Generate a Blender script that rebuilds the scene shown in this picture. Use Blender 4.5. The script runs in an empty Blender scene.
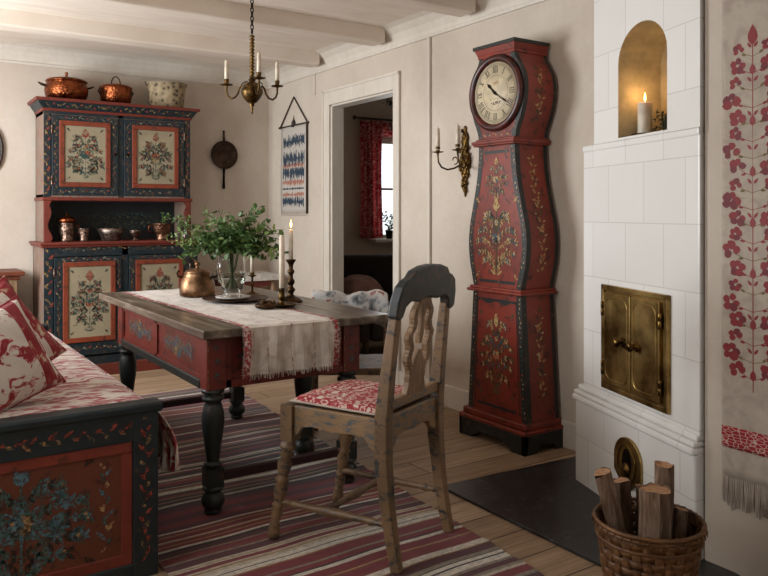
import bpy, math, random
from mathutils import Matrix, Vector, Euler
R = math.radians
random.seed(11)
SC = bpy.context.scene
COL = SC.collection

# ------------------------------------------------------------ camera, world, lights, exposure
cam_d = bpy.data.cameras.new('camera'); cam = bpy.data.objects.new('camera', cam_d); COL.objects.link(cam)
cam_d.sensor_width = 36.0; cam_d.lens = 750 / 768 * 36.0
cam_d.shift_y = -75 / 768
cam_d.clip_start = .05
cam.location = (0, 0, 1.22)
cam.rotation_euler = (R(90), 0, -R(33.9))
SC.camera = cam
W = bpy.data.worlds.new('overcast_sky'); SC.world = W; W.use_nodes = True
wn = W.node_tree.nodes; wb = wn['Background']
wb.inputs[0].default_value = (.86, .93, 1, 1); wb.inputs[1].default_value = 1.7
def area(name, loc, rot, sx, sy, power, col):
    l = bpy.data.lights.new(name, 'AREA'); l.shape = 'RECTANGLE'; l.size = sx; l.size_y = sy
    l.energy = power; l.color = col
    o = bpy.data.objects.new(name, l); COL.objects.link(o); o.location = loc; o.rotation_euler = rot
    return o
# daylight entering through the windows of the left wall and the wall behind the camera
area('window_daylight_far', (-.88, 4.65, 1.5), (R(90), 0, R(-90)), 1.1, 1.2, 108, (.92, .965, 1))
area('window_daylight_near', (-.88, 2.2, 1.5), (R(90), 0, R(-90)), 1.1, 1.2, 17, (1, .975, .94))
area('window_daylight_parlour', (4.62, 6.34, 1.46), (R(-90), 0, 0), .8, .9, 6, (.94, .97, 1))
area('window_daylight_front', (.9, -1.48, 1.5), (R(90), 0, 0), 1.1, 1.2, 2.2, (1, .97, .93))
SC.view_settings.view_transform = 'Standard'
SC.view_settings.look = 'None'
SC.view_settings.gamma = 1
SC.view_settings.exposure = 0.08
SC.view_settings.use_curve_mapping = False

# ------------------------------------------------------------ materials
def lin(h):
    h = h.lstrip('#'); c = [int(h[i:i+2], 16) / 255 for i in (0, 2, 4)]
    return tuple(x / 12.92 if x <= .04045 else ((x + .055) / 1.055) ** 2.4 for x in c) + (1,)
class N:
    def __init__(s, name):
        s.m = bpy.data.materials.new(name); s.m.use_nodes = True
        s.t = s.m.node_tree; s.b = s.t.nodes['Principled BSDF']
        s.tc = s.t.nodes.new('ShaderNodeTexCoord')
    def n(s, typ, ins=None, **kw):
        x = s.t.nodes.new('ShaderNode' + typ)
        for k, v in kw.items(): setattr(x, k, v)
        for k, v in (ins or {}).items():
            if isinstance(v, bpy.types.NodeSocket): s.t.links.new(v, x.inputs[k])
            else: x.inputs[k].default_value = v
        return x
    def pos(s, sc=(1, 1, 1), src='Object'):
        return s.n('Mapping', {0: s.tc.outputs[src], 3: sc}).outputs[0]
    def noise(s, sc, scale=5, detail=4, rough=.6, dist=0, src='Object'):
        return s.n('TexNoise', {'Vector': s.pos(sc, src), 'Scale': scale, 'Detail': detail, 'Roughness': rough, 'Distortion': dist}).outputs[0]
    def ramp(s, fac, stops, const=False):
        r = s.n('ValToRGB', {0: fac}); cr = r.color_ramp
        if const: cr.interpolation = 'CONSTANT'
        while len(cr.elements) < len(stops): cr.elements.new(.5)
        for e, (p, c) in zip(cr.elements, stops):
            e.position = p; e.color = lin(c) if isinstance(c, str) else (c, c, c, 1)
        return r.outputs[0]
    def mix(s, fac, a, b, mode='MIX'):
        x = s.t.nodes.new('ShaderNodeMix'); x.data_type = 'RGBA'; x.blend_type = mode
        for i, v in ((0, fac), (6, a), (7, b)):
            if isinstance(v, bpy.types.NodeSocket): s.t.links.new(v, x.inputs[i])
            else: x.inputs[i].default_value = lin(v) if isinstance(v, str) else v
        return x.outputs[2]
    def set(s, **kw):
        for k, v in kw.items():
            k = k.replace('_', ' ')
            if isinstance(v, bpy.types.NodeSocket): s.t.links.new(v, s.b.inputs[k])
            else: s.b.inputs[k].default_value = lin(v) if isinstance(v, str) else v
        return s
    def bump(s, h, strength=.3, dist=.01):
        s.t.links.new(s.n('Bump', {'Height': h, 'Strength': strength, 'Distance': dist}).outputs[0], s.b.inputs['Normal']); return s
def paint(name, base, wear='#3a2a1e', amt=.35, scale=9, rough=.5, var=.25, sc=(1, 1, 1), bump=.12):
    """old paint: blotchy tone with scuffed patches of `wear` showing through"""
    k = N(name)
    a = k.noise((1, 1, 1), scale * .35, 3)
    dark = tuple(x * (1 - var) for x in lin(base)[:3]) + (1,)
    c = k.mix(k.ramp(a, [(.35, 0.), (.65, 1.)]), dark, base)
    w = k.noise(sc, scale * 2.6, 8, .7, .4)
    f = k.ramp(w, [(max(0, .72 - amt * .45), 0.), (.76 - amt * .3, 1.)])
    k.set(Base_Color=k.mix(f, c, wear), Roughness=rough).bump(w, bump, .004)
    return k.m
def wood(name, c1, c2, c3, sc=(1, 12, 12), scale=3, rough=.55, bump=.2):
    k = N(name)
    a = k.noise(sc, scale, 6, .65, .6); b = k.noise((1, 1, 1), 3.3, 3)
    c = k.ramp(a, [(.3, c1), (.5, c2), (.7, c3)])
    c = k.mix(k.ramp(b, [(.4, 0.), (.75, .55)]), c, c1)
    k.set(Base_Color=c, Roughness=rough).bump(a, bump, .004); return k.m
def metal(name, c1, c2, rough=.3, scale=8, hammered=0, spec=1):
    k = N(name); a = k.noise((1, 1, 1), scale, 5, .65)
    k.set(Base_Color=k.mix(k.ramp(a, [(.38, 0.), (.62, 1.)]), c1, c2), Metallic=spec,
          Roughness=k.n('MapRange', {0: a, 3: rough * .7, 4: min(1, rough * 1.5)}).outputs[0])
    if hammered:
        v = k.n('TexVoronoi', {'Vector': k.pos(), 'Scale': hammered}).outputs[0]
        k.bump(v, .35, .01)
    else: k.bump(a, .08, .004)
    return k.m
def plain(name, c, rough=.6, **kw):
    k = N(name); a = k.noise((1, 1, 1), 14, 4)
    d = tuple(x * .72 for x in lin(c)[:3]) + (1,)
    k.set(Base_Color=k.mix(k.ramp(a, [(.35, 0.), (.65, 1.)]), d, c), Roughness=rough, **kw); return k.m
def weave(name, stops, sc=(1, 1, 1), scale=8, dist=1.5, fine=400, rough=.9):
    """woven cloth with blotches dyed in"""
    k = N(name)
    a = k.noise(sc, scale, 3, .55, dist)
    k.set(Base_Color=k.ramp(a, stops), Roughness=rough, Sheen_Weight=.2)
    k.bump(k.n('TexWave', {'Vector': k.pos(), 'Scale': fine / 10, 'Distortion': 2}).outputs[0], .15, .002); return k.m

def plaster():
    k = N('lime_plaster'); a = k.noise((1, 1, 1), 1.6, 5, .6, .3); b = k.noise((1, 1, 1), 22, 6, .7)
    k.set(Base_Color=k.mix(k.ramp(b, [(.3, 0.), (.8, .35)]), k.ramp(a, [(.3, '#bfb1a2'), (.7, '#cfc3b5')]), '#b2a392'), Roughness=.85)
    k.bump(k.mix(.5, a, b), .25, .012); return k.m
def ceiling_m():
    k = N('ceiling_limewash'); a = k.noise((1, 5, 1), 2.2, 5, .6, .3)
    k.set(Base_Color=k.ramp(a, [(.3, '#d3c4b4'), (.7, '#e2d6c8')]), Roughness=.8).bump(a, .2, .008); return k.m
def trim_m():
    k = N('old_white_trim_paint'); a = k.noise((4, 4, 1), 4, 6, .7)
    k.set(Base_Color=k.ramp(a, [(.3, '#c6bcae'), (.7, '#d3cabe')]), Roughness=.5).bump(a, .12, .004); return k.m
def planks():
    k = N('pine_plank_floor')
    br = k.n('TexBrick', {'Vector': k.pos(), 'Color1': lin('#a3876a'), 'Color2': lin('#bfa284'), 'Mortar': lin('#2a1d12'), 'Scale': 1, 'Mortar Size': .004,
             'Mortar Smooth': .3, 'Brick Width': 3.4, 'Row Height': .175, 'Bias': .1}, offset=.37)
    g = k.noise((1.2, 22, 1), 2.4, 7, .65, .5)
    kn = k.noise((2.2, 7, 1), 2.1, 2, .4)
    c = k.mix(k.ramp(g, [(.3, .0), (.75, .75)]), br.outputs[0], '#6a4f38')
    c = k.mix(k.ramp(kn, [(.66, 0.), (.8, .6)]), c, '#3f2918')
    k.set(Base_Color=c, Roughness=k.n('MapRange', {0: g, 3: .42, 4: .7}).outputs[0])
    h = k.mix(br.outputs[1], g, (0, 0, 0, 1)); k.bump(h, .3, .006); return k.m
def tile_m():
    k = N('white_glazed_tile')
    sep = k.n('SeparateXYZ', {0: k.tc.outputs['Object']})
    v = k.n('CombineXYZ', {0: sep.outputs[0], 1: sep.outputs[2], 2: 0.0}).outputs[0]
    v2 = k.n('Mapping', {0: v, 1: (.08, .02, 0)}).outputs[0]
    br = k.n('TexBrick', {'Vector': v2, 'Color1': lin('#eeece8'), 'Color2': lin('#e8e5e1'), 'Mortar': lin('#d3cfc9'), 'Scale': 1, 'Mortar Size': .0028,
             'Mortar Smooth': .6, 'Brick Width': .255, 'Row Height': .24}, offset=.5)
    a = k.noise((1, 1, 1), 3, 3)
    k.set(Base_Color=k.mix(k.ramp(a, [(.3, 0.), (.8, .2)]), br.outputs[0], '#dcd7cf'), Roughness=.25)
    k.bump(k.mix(.92, k.mix(1, br.outputs[1], (1, 1, 1, 1), 'DIFFERENCE'), a), .25, .004); return k.m
def slate():
    k = N('dark_slate'); a = k.noise((1, 1, 1), 6, 8, .7, .6); b = k.noise((1, 1, 1), 26, 6, .8, .5)
    c = k.mix(k.ramp(b, [(.52, 0.), (.66, .6)]), k.ramp(a, [(.3, '#121314'), (.7, '#292a2c')]), '#6c6862')
    k.set(Base_Color=c, Roughness=k.n('MapRange', {0: b, 3: .2, 4: .5}).outputs[0]).bump(a, .15, .004); return k.m
def emis(name, c, s):
    k = N(name); k.set(Base_Color=c, Emission_Color=c, Emission_Strength=s); return k.m

M = dict(
 plaster=plaster(), ceil=ceiling_m(), trim=trim_m(), planks=planks(), tile=tile_m(), slate=slate(),
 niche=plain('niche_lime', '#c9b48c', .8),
 teal=paint('worn_teal_paint', '#13232a', '#42382c', .4, 10, .45),
 teal_d=paint('dark_teal_paint', '#17262a', '#3d342a', .28, 10, .4),
 red=paint('barn_red_paint', '#6e2c20', '#3d2418', .35, 8, .45),
 orange=paint('orange_red_paint', '#80371f', '#4c2417', .44, 9, .5),
 cream=paint('aged_cream_paint', '#978a70', '#6d6149', .3, 9, .6),
 rust=paint('rust_brown_paint', '#6e351e', '#3d1e12', .4, 7, .5),
 grey_wood=paint('greyed_side_paint', '#85796b', '#8c3f2c', .5, 9, .6, sc=(3, 3, .6)),
 black=paint('charcoal_paint', '#15171a', '#3a3026', .3, 10, .5),
 clockred=paint('clock_red_paint', '#8a3323', '#3f1a12', .42, 7, .36, .42),
 clockdark=paint('clock_dark_border', '#1e2423', '#6a4630', .32, 14, .38),
 tblred=paint('table_red_paint', '#6f281e', '#3a1a14', .4, 8, .42),
 tblleg=paint('table_leg_paint', '#1e2624', '#4b2c20', .32, 10, .42),
 tbltop=wood('weathered_table_board', '#3d3228', '#6a5c4e', '#9a8e80', (9, 1, 9), 2.2, .3),
 oldwood=wood('bare_worn_wood', '#58422f', '#86694c', '#a4876a', (10, 10, 1.2), 4, .55),
 chairwood=paint('chair_scuffed_wood', '#8a6c4d', '#2b3236', .46, 7, .45, .5, (1, 1, 1.6), .3),
 chairrail=paint('chair_rail_wood', '#9a7a56', '#46535c', .50, 8, .5, .35, (1, 1, 3), .3),
 crest=paint('crest_slate_paint', '#2b3133', '#5a4330', .42, 9, .45),
 darkwood=wood('dark_stained_wood', '#1c120c', '#2e1d13', '#45301f', (1, 8, 8), 3, .5),
 logbark=wood('log_bark', '#3a2a20', '#735a47', '#a48a76', (7, 7, 1.2), 7, .9, 1.),
 logend=wood('split_wood', '#8e6446', '#b08460', '#c69c78', (12, 12, 2), 5, .8, .3),
 basket=wood('basket_splint', '#3c2414', '#67421f', '#8d6236', (3, 3, 14), 6, .5, .4),
 brass=metal('aged_brass', '#44321c', '#8a6c3a', .28, 16),
 brassd=metal('dark_brass', '#382a1a', '#70552f', .36, 18),
 doorbrass=metal('stove_door_brass', '#6b5028', '#c0a268', .3, 4.5),
 bronze=metal('dull_bronze', '#2c2118', '#5c4630', .38, 14),
 copper=metal('hammered_copper', '#5c2b18', '#9a5634', .33, 14, 60),
 kettle=metal('kettle_copper', '#644630', '#9c7a5c', .36, 16, 0),
 pewter=metal('pewter', '#46352d', '#957a6b', .36, 40, 70),
 silver=metal('crystal_silver', '#807974', '#b8b2ad', .3, 12, 40),
 iron=metal('black_iron', '#14110f', '#2f2620', .5, 12),
 pan=metal('brown_pan', '#2f241d', '#54443a', .4, 8),
 wax=plain('ivory_wax', '#ddd2bd', .45, Subsurface_Weight=.15),
 flame=emis('candle_flame', '#ffb45a', 14.0),
 glassy=N('clear_glass').set(Base_Color='#f2f4f3', Roughness=.02, Transmission_Weight=1., IOR=1.22).m,
 pane=N('window_glass').set(Base_Color='#ffffff', Roughness=0., Transmission_Weight=1., IOR=1.02).m,
 leaf=plain('herb_leaf', '#4a6a32', .5), leaf2=plain('pale_herb_leaf', '#86a05c', .5), stem=plain('herb_stem', '#4c5c30', .6),
 leafd=plain('dark_leaf', '#1d2a1c', .6),
 dial=plain('dial_ivory', '#d9c7a6', .5), ink=plain('dial_ink', '#241a14', .5), gold=plain('ochre_paint', '#9c7c4c', .5),
 linen=weave('natural_linen', [(.35, '#a5968a'), (.6, '#b8ab9c'), (.8, '#99897c')], (1, 1, 1), 9),
 runner=weave('runner_linen', [(.3, '#a89a8e'), (.5, '#c4b8ac'), (.7, '#d0c6bb')], (1, 1, 1), 9),
 madder=weave('madder_red_weave', [(.35, '#7e1a24'), (.55, '#98252c'), (.7, '#b3505a')], (1, 1, 1), 30),
 white=plain('white_cloth', '#d2cbc2', .9),
 ikat=weave('red_blotch_cotton', [(.3, '#a03a3c'), (.36, '#d8cdc1'), (.53, '#dcd2c6'), (.56, '#c58d88'), (.59, '#9c2730'), (.68, '#8b1c26'), (.72, '#b89c7c')], (1, 1.6, 1), 15, .9),
 mattress=weave('faded_red_streak_cotton', [(.40, '#dcd4ca'), (.5, '#cbb6ad'), (.54, '#a84248'), (.62, '#94222c'), (.67, '#d0c5ba')], (2.4, 7, 2.2), 4.2, 1.2),
 redcotton=weave('deep_red_cotton', [(.3, '#7c141c'), (.55, '#98222a'), (.60, '#b58a72'), (.66, '#cfb9a4')], (1, 1, 1), 16, 1.2),
 check=None, fleece=None, curtain=None,
)
def check_m():
    k = N('red_check_cushion')
    w1 = k.noise((26, 9, 9), 1.5, 4, .6, 1.4)
    w2 = k.n('TexWave', {'Vector': k.pos(), 'Scale': 5, 'Distortion': 7, 'Detail': 3}, bands_direction='Y').outputs[1]
    f = k.mix(.18, w1, w2)
    k.set(Base_Color=k.ramp(f, [(.38, '#cdbfb1'), (.42, '#b0605e'), (.45, '#8c1f2a'), (.53, '#a03038'), (.57, '#cdb5a8'), (.60, '#cdb5a8'), (.64, '#9c3038')]), Roughness=.9); k.bump(w1, .2, .003); return k.m
M['check'] = check_m()
M['stretcher_red'] = paint('stretcher_maroon', '#36161a', '#1c1414', .5, 12, .45)
M['upholstery'] = plain('near_black_upholstery', '#241c1a', .95)
M['fleece'] = weave('patched_throw', [(.3, '#26282c'), (.40, '#7c848a'), (.48, '#c4c4c4'), (.58, '#cdcac6'), (.62, '#9c4c3a'), (.7, '#8a939a')], (1, 1, 1), 13, .6)
M['curtain'] = weave('red_checked_curtain', [(.35, '#bd424c'), (.5, '#d27278'), (.6, '#eac0ba')], (1, 1, 2), 30, .4)
def see_through(m, f):
    t = m.node_tree; b = t.nodes['Principled BSDF']; o = t.nodes['Material Output']; tr = t.nodes.new('ShaderNodeBsdfTranslucent'); mx = t.nodes.new('ShaderNodeMixShader')
    t.links.new(b.inputs['Base Color'].links[0].from_socket, tr.inputs[0]); mx.inputs[0].default_value = f
    t.links.new(b.outputs[0], mx.inputs[1]); t.links.new(tr.outputs[0], mx.inputs[2]); t.links.new(mx.outputs[0], o.inputs[0])
see_through(M['curtain'], .55)
def flaky(name, c, lo=.42, scale=70):
    k = N(name); a = k.noise((1, 1, 1), scale, 5, .75)
    k.set(Base_Color=c, Roughness=.6, Alpha=k.ramp(a, [(lo, 0.), (lo + .14, 1.)])); return k.m
PT = dict(t=flaky('ornament_teal', '#2b4644'), g=flaky('ornament_green', '#454d33'), r=flaky('ornament_red', '#8c3c2a'),
          y=flaky('ornament_ochre', '#94754a', .45), w=flaky('ornament_cream', '#a89a80', .47), b=flaky('ornament_blue', '#43545a'),
          k=flaky('ornament_black', '#22221e', .38), m=flaky('ornament_madder', '#82151e', .16, 110))

# ------------------------------------------------------------ mesh builder
class MB:
    def __init__(s): s.v = []; s.f = []; s.mi = []; s.sm = []; s.T = Matrix(); s.cm = 0; s.smooth = False
    def add(s, vs, fs):
        o = len(s.v); s.v += [tuple(s.T @ Vector(v)) for v in vs]
        for f in fs: s.f.append([i + o for i in f]); s.mi.append(s.cm); s.sm.append(s.smooth)
        return s
    def mat(s, i): s.cm = i; return s
    def box(s, x0, x1, y0, y1, z0, z1):
        return s.add([(x0, y0, z0), (x1, y0, z0), (x1, y1, z0), (x0, y1, z0), (x0, y0, z1), (x1, y0, z1), (x1, y1, z1), (x0, y1, z1)],
              [(0, 3, 2, 1), (4, 5, 6, 7), (0, 1, 5, 4), (1, 2, 6, 5), (2, 3, 7, 6), (3, 0, 4, 7)])
    def prism(s, poly, f0, f1):
        """poly of (a,b); f0/f1 map (a,b) to 3D for the two caps"""
        n = len(poly); vs = [f0(*p) for p in poly] + [f1(*p) for p in poly]
        fs = [tuple(range(n))[::-1], tuple(range(n, 2 * n))] + [(i, (i + 1) % n, n + (i + 1) % n, n + i) for i in range(n)]
        return s.add(vs, fs)
    def lathe(s, prof, seg=20, c=(0, 0, 0), cap=True):
        sm = s.smooth; s.smooth = True; vs = []; fs = []
        for r, z in prof:
            for k in range(seg):
                a = 2 * math.pi * k / seg; vs.append((c[0] + r * math.cos(a), c[1] + r * math.sin(a), c[2] + z))
        for j in range(len(prof) - 1):
            for k in range(seg):
                k2 = (k + 1) % seg; fs.append((j * seg + k, j * seg + k2, (j + 1) * seg + k2, (j + 1) * seg + k))
        if cap:
            fs.append(tuple(range(seg))[::-1]); fs.append(tuple((len(prof) - 1) * seg + k for k in range(seg)))
        s.add(vs, fs); s.smooth = sm; return s
    def turned(s, p0, p1, prof, seg=16):
        """prof in (r, t) with t 0..1 running from p0 to p1"""
        p0 = Vector(p0); p1 = Vector(p1); d = p1 - p0; L = d.length
        T0 = s.T.copy(); s.T = s.T @ Matrix.Translation(p0) @ d.to_track_quat('Z', 'Y').to_matrix().to_4x4()
        s.lathe([(r, t * L) for r, t in prof], seg); s.T = T0; return s
    def tube(s, pts, r, seg=8, closed=False):
        sm = s.smooth; s.smooth = True
        pts = [Vector(p) for p in pts]; n = len(pts); vs = []; fs = []; up = None
        for i, p in enumerate(pts):
            a = pts[(i - 1) % n] if (i or closed) else p; b = pts[(i + 1) % n] if (i < n - 1 or closed) else p
            d = (b - a).normalized()
            if up is None: up = d.orthogonal().normalized()
            up = (up - d * up.dot(d)).normalized(); q = d.cross(up)
            rr = r[i] if isinstance(r, (list, tuple)) else r
            for k in range(seg):
                t = 2 * math.pi * k / seg; vs.append(p + (up * math.cos(t) + q * math.sin(t)) * rr)
        for i in range(n if closed else n - 1):
            for k in range(seg):
                k2 = (k + 1) % seg; j = (i + 1) % n
                fs.append((i * seg + k, i * seg + k2, j * seg + k2, j * seg + k))
        if not closed: fs += [tuple(range(seg))[::-1], tuple((n - 1) * seg + k for k in range(seg))]
        s.add(vs, fs); s.smooth = sm; return s
    def sweep(s, pts, w, d, X=(1, 0, 0)):
        """rectangular bar along pts; w along X, d along the other"""
        X = Vector(X).normalized(); pts = [Vector(p) for p in pts]; vs = []; fs = []; n = len(pts)
        for i, p in enumerate(pts):
            t = (pts[min(i + 1, n - 1)] - pts[max(i - 1, 0)]).normalized(); x = (X - t * X.dot(t)).normalized(); y = t.cross(x)
            ww = (w[i] if isinstance(w, (list, tuple)) else w) / 2; dd = (d[i] if isinstance(d, (list, tuple)) else d) / 2
            vs += [p - x * ww - y * dd, p + x * ww - y * dd, p + x * ww + y * dd, p - x * ww + y * dd]
        for i in range(n - 1):
            for k in range(4):
                k2 = (k + 1) % 4; fs.append((i * 4 + k, i * 4 + k2, i * 4 + 4 + k2, i * 4 + 4 + k))
        fs += [(3, 2, 1, 0), tuple(n * 4 - 4 + k for k in range(4))]
        return s.add(vs, fs)
    def grid(s, nu, nv, f, closed_u=False):
        sm = s.smooth; s.smooth = True
        vs = [f(i / nu, j / nv) for j in range(nv + 1) for i in range(nu + (0 if closed_u else 1))]
        w = nu + (0 if closed_u else 1); fs = []
        for j in range(nv):
            for i in range(nu):
                i2 = (i + 1) % w; fs.append((j * w + i, j * w + i2, (j + 1) * w + i2, (j + 1) * w + i))
        s.add(vs, fs); s.smooth = sm; return s
    def ball(s, c, r, seg=10, sc=(1, 1, 1)):
        prof = [(max(1e-4, math.sin(math.pi * i / 8)) * r * sc[0], -math.cos(math.pi * i / 8) * r * sc[2]) for i in range(9)]
        return s.lathe(prof, seg, c)
    def build(s, name, mats, parent=None, bevel=0, seg=2, smooth_angle=None, solid=0, sub=0, label=None):
        me = bpy.data.meshes.new(name); me.from_pydata(s.v, [], s.f)
        if not isinstance(mats, (list, tuple)): mats = [mats]
        for m in mats: me.materials.append(M[m] if isinstance(m, str) else m)
        me.polygons.foreach_set('material_index', s.mi); me.polygons.foreach_set('use_smooth', s.sm); me.update()
        o = bpy.data.objects.new(name, me); COL.objects.link(o)
        if parent: o.parent = parent
        if solid:
            m = o.modifiers.new('s', 'SOLIDIFY'); m.thickness = solid; m.offset = 0
        if bevel:
            m = o.modifiers.new('b', 'BEVEL'); m.width = bevel; m.segments = seg; m.limit_method = 'ANGLE'; m.angle_limit = R(40)
        if sub:
            m = o.modifiers.new('u', 'SUBSURF'); m.levels = sub; m.render_levels = sub
        if label: o['label'] = label
        return o
def thing(name, label, cat, loc=(0, 0, 0), rz=0, group=None):
    o = bpy.data.objects.new(name, None); COL.objects.link(o); o.location = loc; o.rotation_euler = (0, 0, rz)
    return tag(o, label, cat, group)
def tag(o, label, cat, group=None):
    o['label'] = label; o['category'] = cat
    if group: o['group'] = group
    return o
def struct(o): o['kind'] = 'structure'; return o
def B(*a): return MB().box(*a)

# painted ornament -----------------------------------------------------------
def leafpoly(cx, cy, ang, L, wd, n=5):
    pts = []
    for i in range(n + 1):
        t = i / n; pts.append((t * L, math.sin(math.pi * t ** .8) * wd / 2))
    for i in range(n - 1, 0, -1):
        t = i / n; pts.append((t * L, -math.sin(math.pi * t ** .8) * wd / 2))
    c, s_ = math.cos(ang), math.sin(ang)
    return [(cx + x * c - y * s_, cy + x * s_ + y * c) for x, y in pts]
def put(mb, F, poly, mi, off):
    mb.cm = mi; mb.add([F(x, y, off) for x, y in poly], [tuple(range(len(poly)))])
def line2(mb, F, pts, w, mi, off):
    for (x0, y0), (x1, y1) in zip(pts, pts[1:]):
        dx, dy = x1 - x0, y1 - y0; L = math.hypot(dx, dy) or 1; nx, ny = -dy / L * w / 2, dx / L * w / 2
        put(mb, F, [(x0 + nx, y0 + ny), (x0 - nx, y0 - ny), (x1 - nx, y1 - ny), (x1 + nx, y1 + ny)], mi, off)
def flower(mb, F, x, y, r, cs, rng, petals=6, a0=0):
    for k in range(petals):
        a = a0 + 2 * math.pi * k / petals
        put(mb, F, leafpoly(x, y, a, r, r * .75), rng.choice(cs), .0016 + .0002 * (k % 2))
    put(mb, F, [(x + math.cos(t * math.pi / 4) * r * .28, y + math.sin(t * math.pi / 4) * r * .28) for t in range(8)], cs[-1], .0022)
def bouquet(mb, F, w, h, stem, leaves, flowers, seed=1, dens=1.0, size=1.0, tiers=5):
    """mirror-symmetric painted flower tree inside w x h around the origin of F"""
    rng = random.Random(seed); hw, hh = w / 2, h / 2
    line2(mb, F, [(0, -hh * .92), (0, hh * .8)], w * .018, stem, .0008)
    put(mb, F, leafpoly(0, hh * .62, math.pi / 2, hh * .36, w * .14 * size), flowers[0], .0015)
    for sx in (-1, 1): put(mb, F, leafpoly(0, hh * .66, math.pi / 2 + sx * .75, hh * .2, w * .06 * size), leaves[0], .0014)
    for i in range(tiers):
        y0 = -hh * .8 + i * (hh * 1.4) / tiers; reach = hw * (.93 if i in (1, 2, 3) else .62) * rng.uniform(.85, 1)
        if i == tiers - 1: reach = hw * .5
        rise = hh * rng.uniform(.16, .34); items = []
        n = max(4, int(7 * dens))
        for k in range(1, n + 1):
            t = k / n; x = reach * t; y = y0 + rise * math.sin(t * 2.2)
            items.append((x, y))
        kinds = [(rng.random(), rng.choice(leaves), rng.uniform(.7, 1.25), rng.uniform(.5, 1.3)) for _ in items]
        for sx in (-1, 1):
            line2(mb, F, [(0, y0)] + [(sx * x, y) for x, y in items], w * .010, stem, .0009)
            for (x, y), (q, lc, ls, la) in zip(items, kinds):
                for up in (-1, 1):
                    a = la * up; a = a if sx > 0 else math.pi - a
                    put(mb, F, leafpoly(sx * x, y, a, w * .085 * ls * size, w * .036 * ls * size), lc, .0011)
            fx, fy = items[-1]; flower(mb, F, sx * fx * .96, fy, w * .05 * size, flowers, random.Random(seed + i), 5, sx * .3)
            fx, fy = items[len(items) // 2]; flower(mb, F, sx * fx, fy + h * .035, w * .04 * size, flowers[::-1], random.Random(seed + i + 9), 5)
    flower(mb, F, 0, -hh * .02, w * .12 * size, flowers, rng, 8); flower(mb, F, 0, hh * .36, w * .07 * size, flowers, rng, 6)
    for sx in (-1, 1):
        put(mb, F, leafpoly(0, -hh * .9, math.pi / 2 - sx * 1.1, w * .16, w * .05), leaves[0], .0012)
        for sy in (-1, 1):
            if dens >= 1: put(mb, F, leafpoly(sx * hw * .98, sy * hh * .98, math.atan2(-sy, -sx), w * .13, w * .05), leaves[-1], .0012)
def vine(mb, F, p0, p1, n, L, cols, seed=0, off=.001):
    rng = random.Random(seed); a = math.atan2(p1[1] - p0[1], p1[0] - p0[0])
    for k in range(n):
        t = (k + .5) / n; x = p0[0] + (p1[0] - p0[0]) * t; y = p0[1] + (p1[1] - p0[1]) * t
        s = 1 if k % 2 else -1; c = cols[k % len(cols)]
        put(mb, F, leafpoly(x, y, a + s * rng.uniform(.2, .9), L * rng.uniform(.7, 1.3), L * .38), c, off)
        if k % 3 == 0: put(mb, F, leafpoly(x, y, a - s * 2.4, L * .6, L * .3), cols[-1], off + .0002)
def FX(ox, oy, oz, n='-y', u=None):
    """surface frames: returns F(a,b,off). '-y' faces -y (a=x,b=z); '-x' faces -x (a=y,b=z)"""
    if n == '-y': return lambda a, b, o=0: (ox + a, oy - o, oz + b)
    if n == '-x': return lambda a, b, o=0: (ox - o, oy + a, oz + b)
    if n == '+z': return lambda a, b, o=0: (ox + a, oy + b, oz + o)

# ------------------------------------------------------------ THE SETTING
XL, XR, YB, YF, ZC = -.95, 2.97, 6.33, -1.55, 2.50
def wallbox(name, rects, mat='plaster'):
    mb = MB()
    for r in rects: mb.box(*r)
    return struct(mb.build(name, mat))
struct(B(XL - .15, 5.75, YF - .15, YB + .12, -.1, 0).build('floor', 'planks'))
struct(B(XL - .15, 5.75, YF - .15, YB + .12, ZC, ZC + .1).build('ceiling', 'ceil'))
wx0, wx1, wz0, wz1 = 4.13, 5.05, .96, 1.97
wallbox('wall_back', [(XL - .15, XR + .1, YB, YB + .12, 0, ZC)])
wallbox('wall_parlour_back', [(XR + .1, wx0, YB, YB + .12, 0, ZC), (wx1, 5.75, YB, YB + .12, 0, ZC), (wx0, wx1, YB, YB + .12, 0, wz0), (wx0, wx1, YB, YB + .12, wz1, ZC)])
D0, D1, DZ = 4.28, 5.17, 2.075
wallbox('wall_right', [(XR, XR + .1, 1.2, D0, 0, ZC), (XR, XR + .1, D1, YB, 0, ZC), (XR, XR + .1, D0, D1, DZ, ZC)])
wallbox('wall_parlour_right', [(5.65, 5.75, 2.4, YB, 0, ZC)])
wallbox('wall_parlour_front', [(XR + .1, 5.75, 2.3, 2.4, 0, ZC)])
wallbox('wall_hearth', [(2.385, XR + .1, YF - .15, 1.20, 0, ZC), (2.385, 2.5, 1.20, 1.545, 0, ZC)])
LW = [(4.05, 5.25), (1.6, 2.8)]
rects = []; y = YF - .15
for a, b in sorted(LW):
    rects.append((XL - .15, XL, y, a, 0, ZC)); rects.append((XL - .15, XL, a, b, 0, .85)); rects.append((XL - .15, XL, a, b, 2.15, ZC)); y = b
rects.append((XL - .15, XL, y, YB + .12, 0, ZC)); wallbox('wall_left', rects)
wallbox('wall_front', [(XL, .3, YF - .15, YF, 0, ZC), (1.5, 2.385, YF - .15, YF, 0, ZC), (.3, 1.5, YF - .15, YF, 0, .85), (.3, 1.5, YF - .15, YF, 2.15, ZC)])
wi = 1
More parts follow.
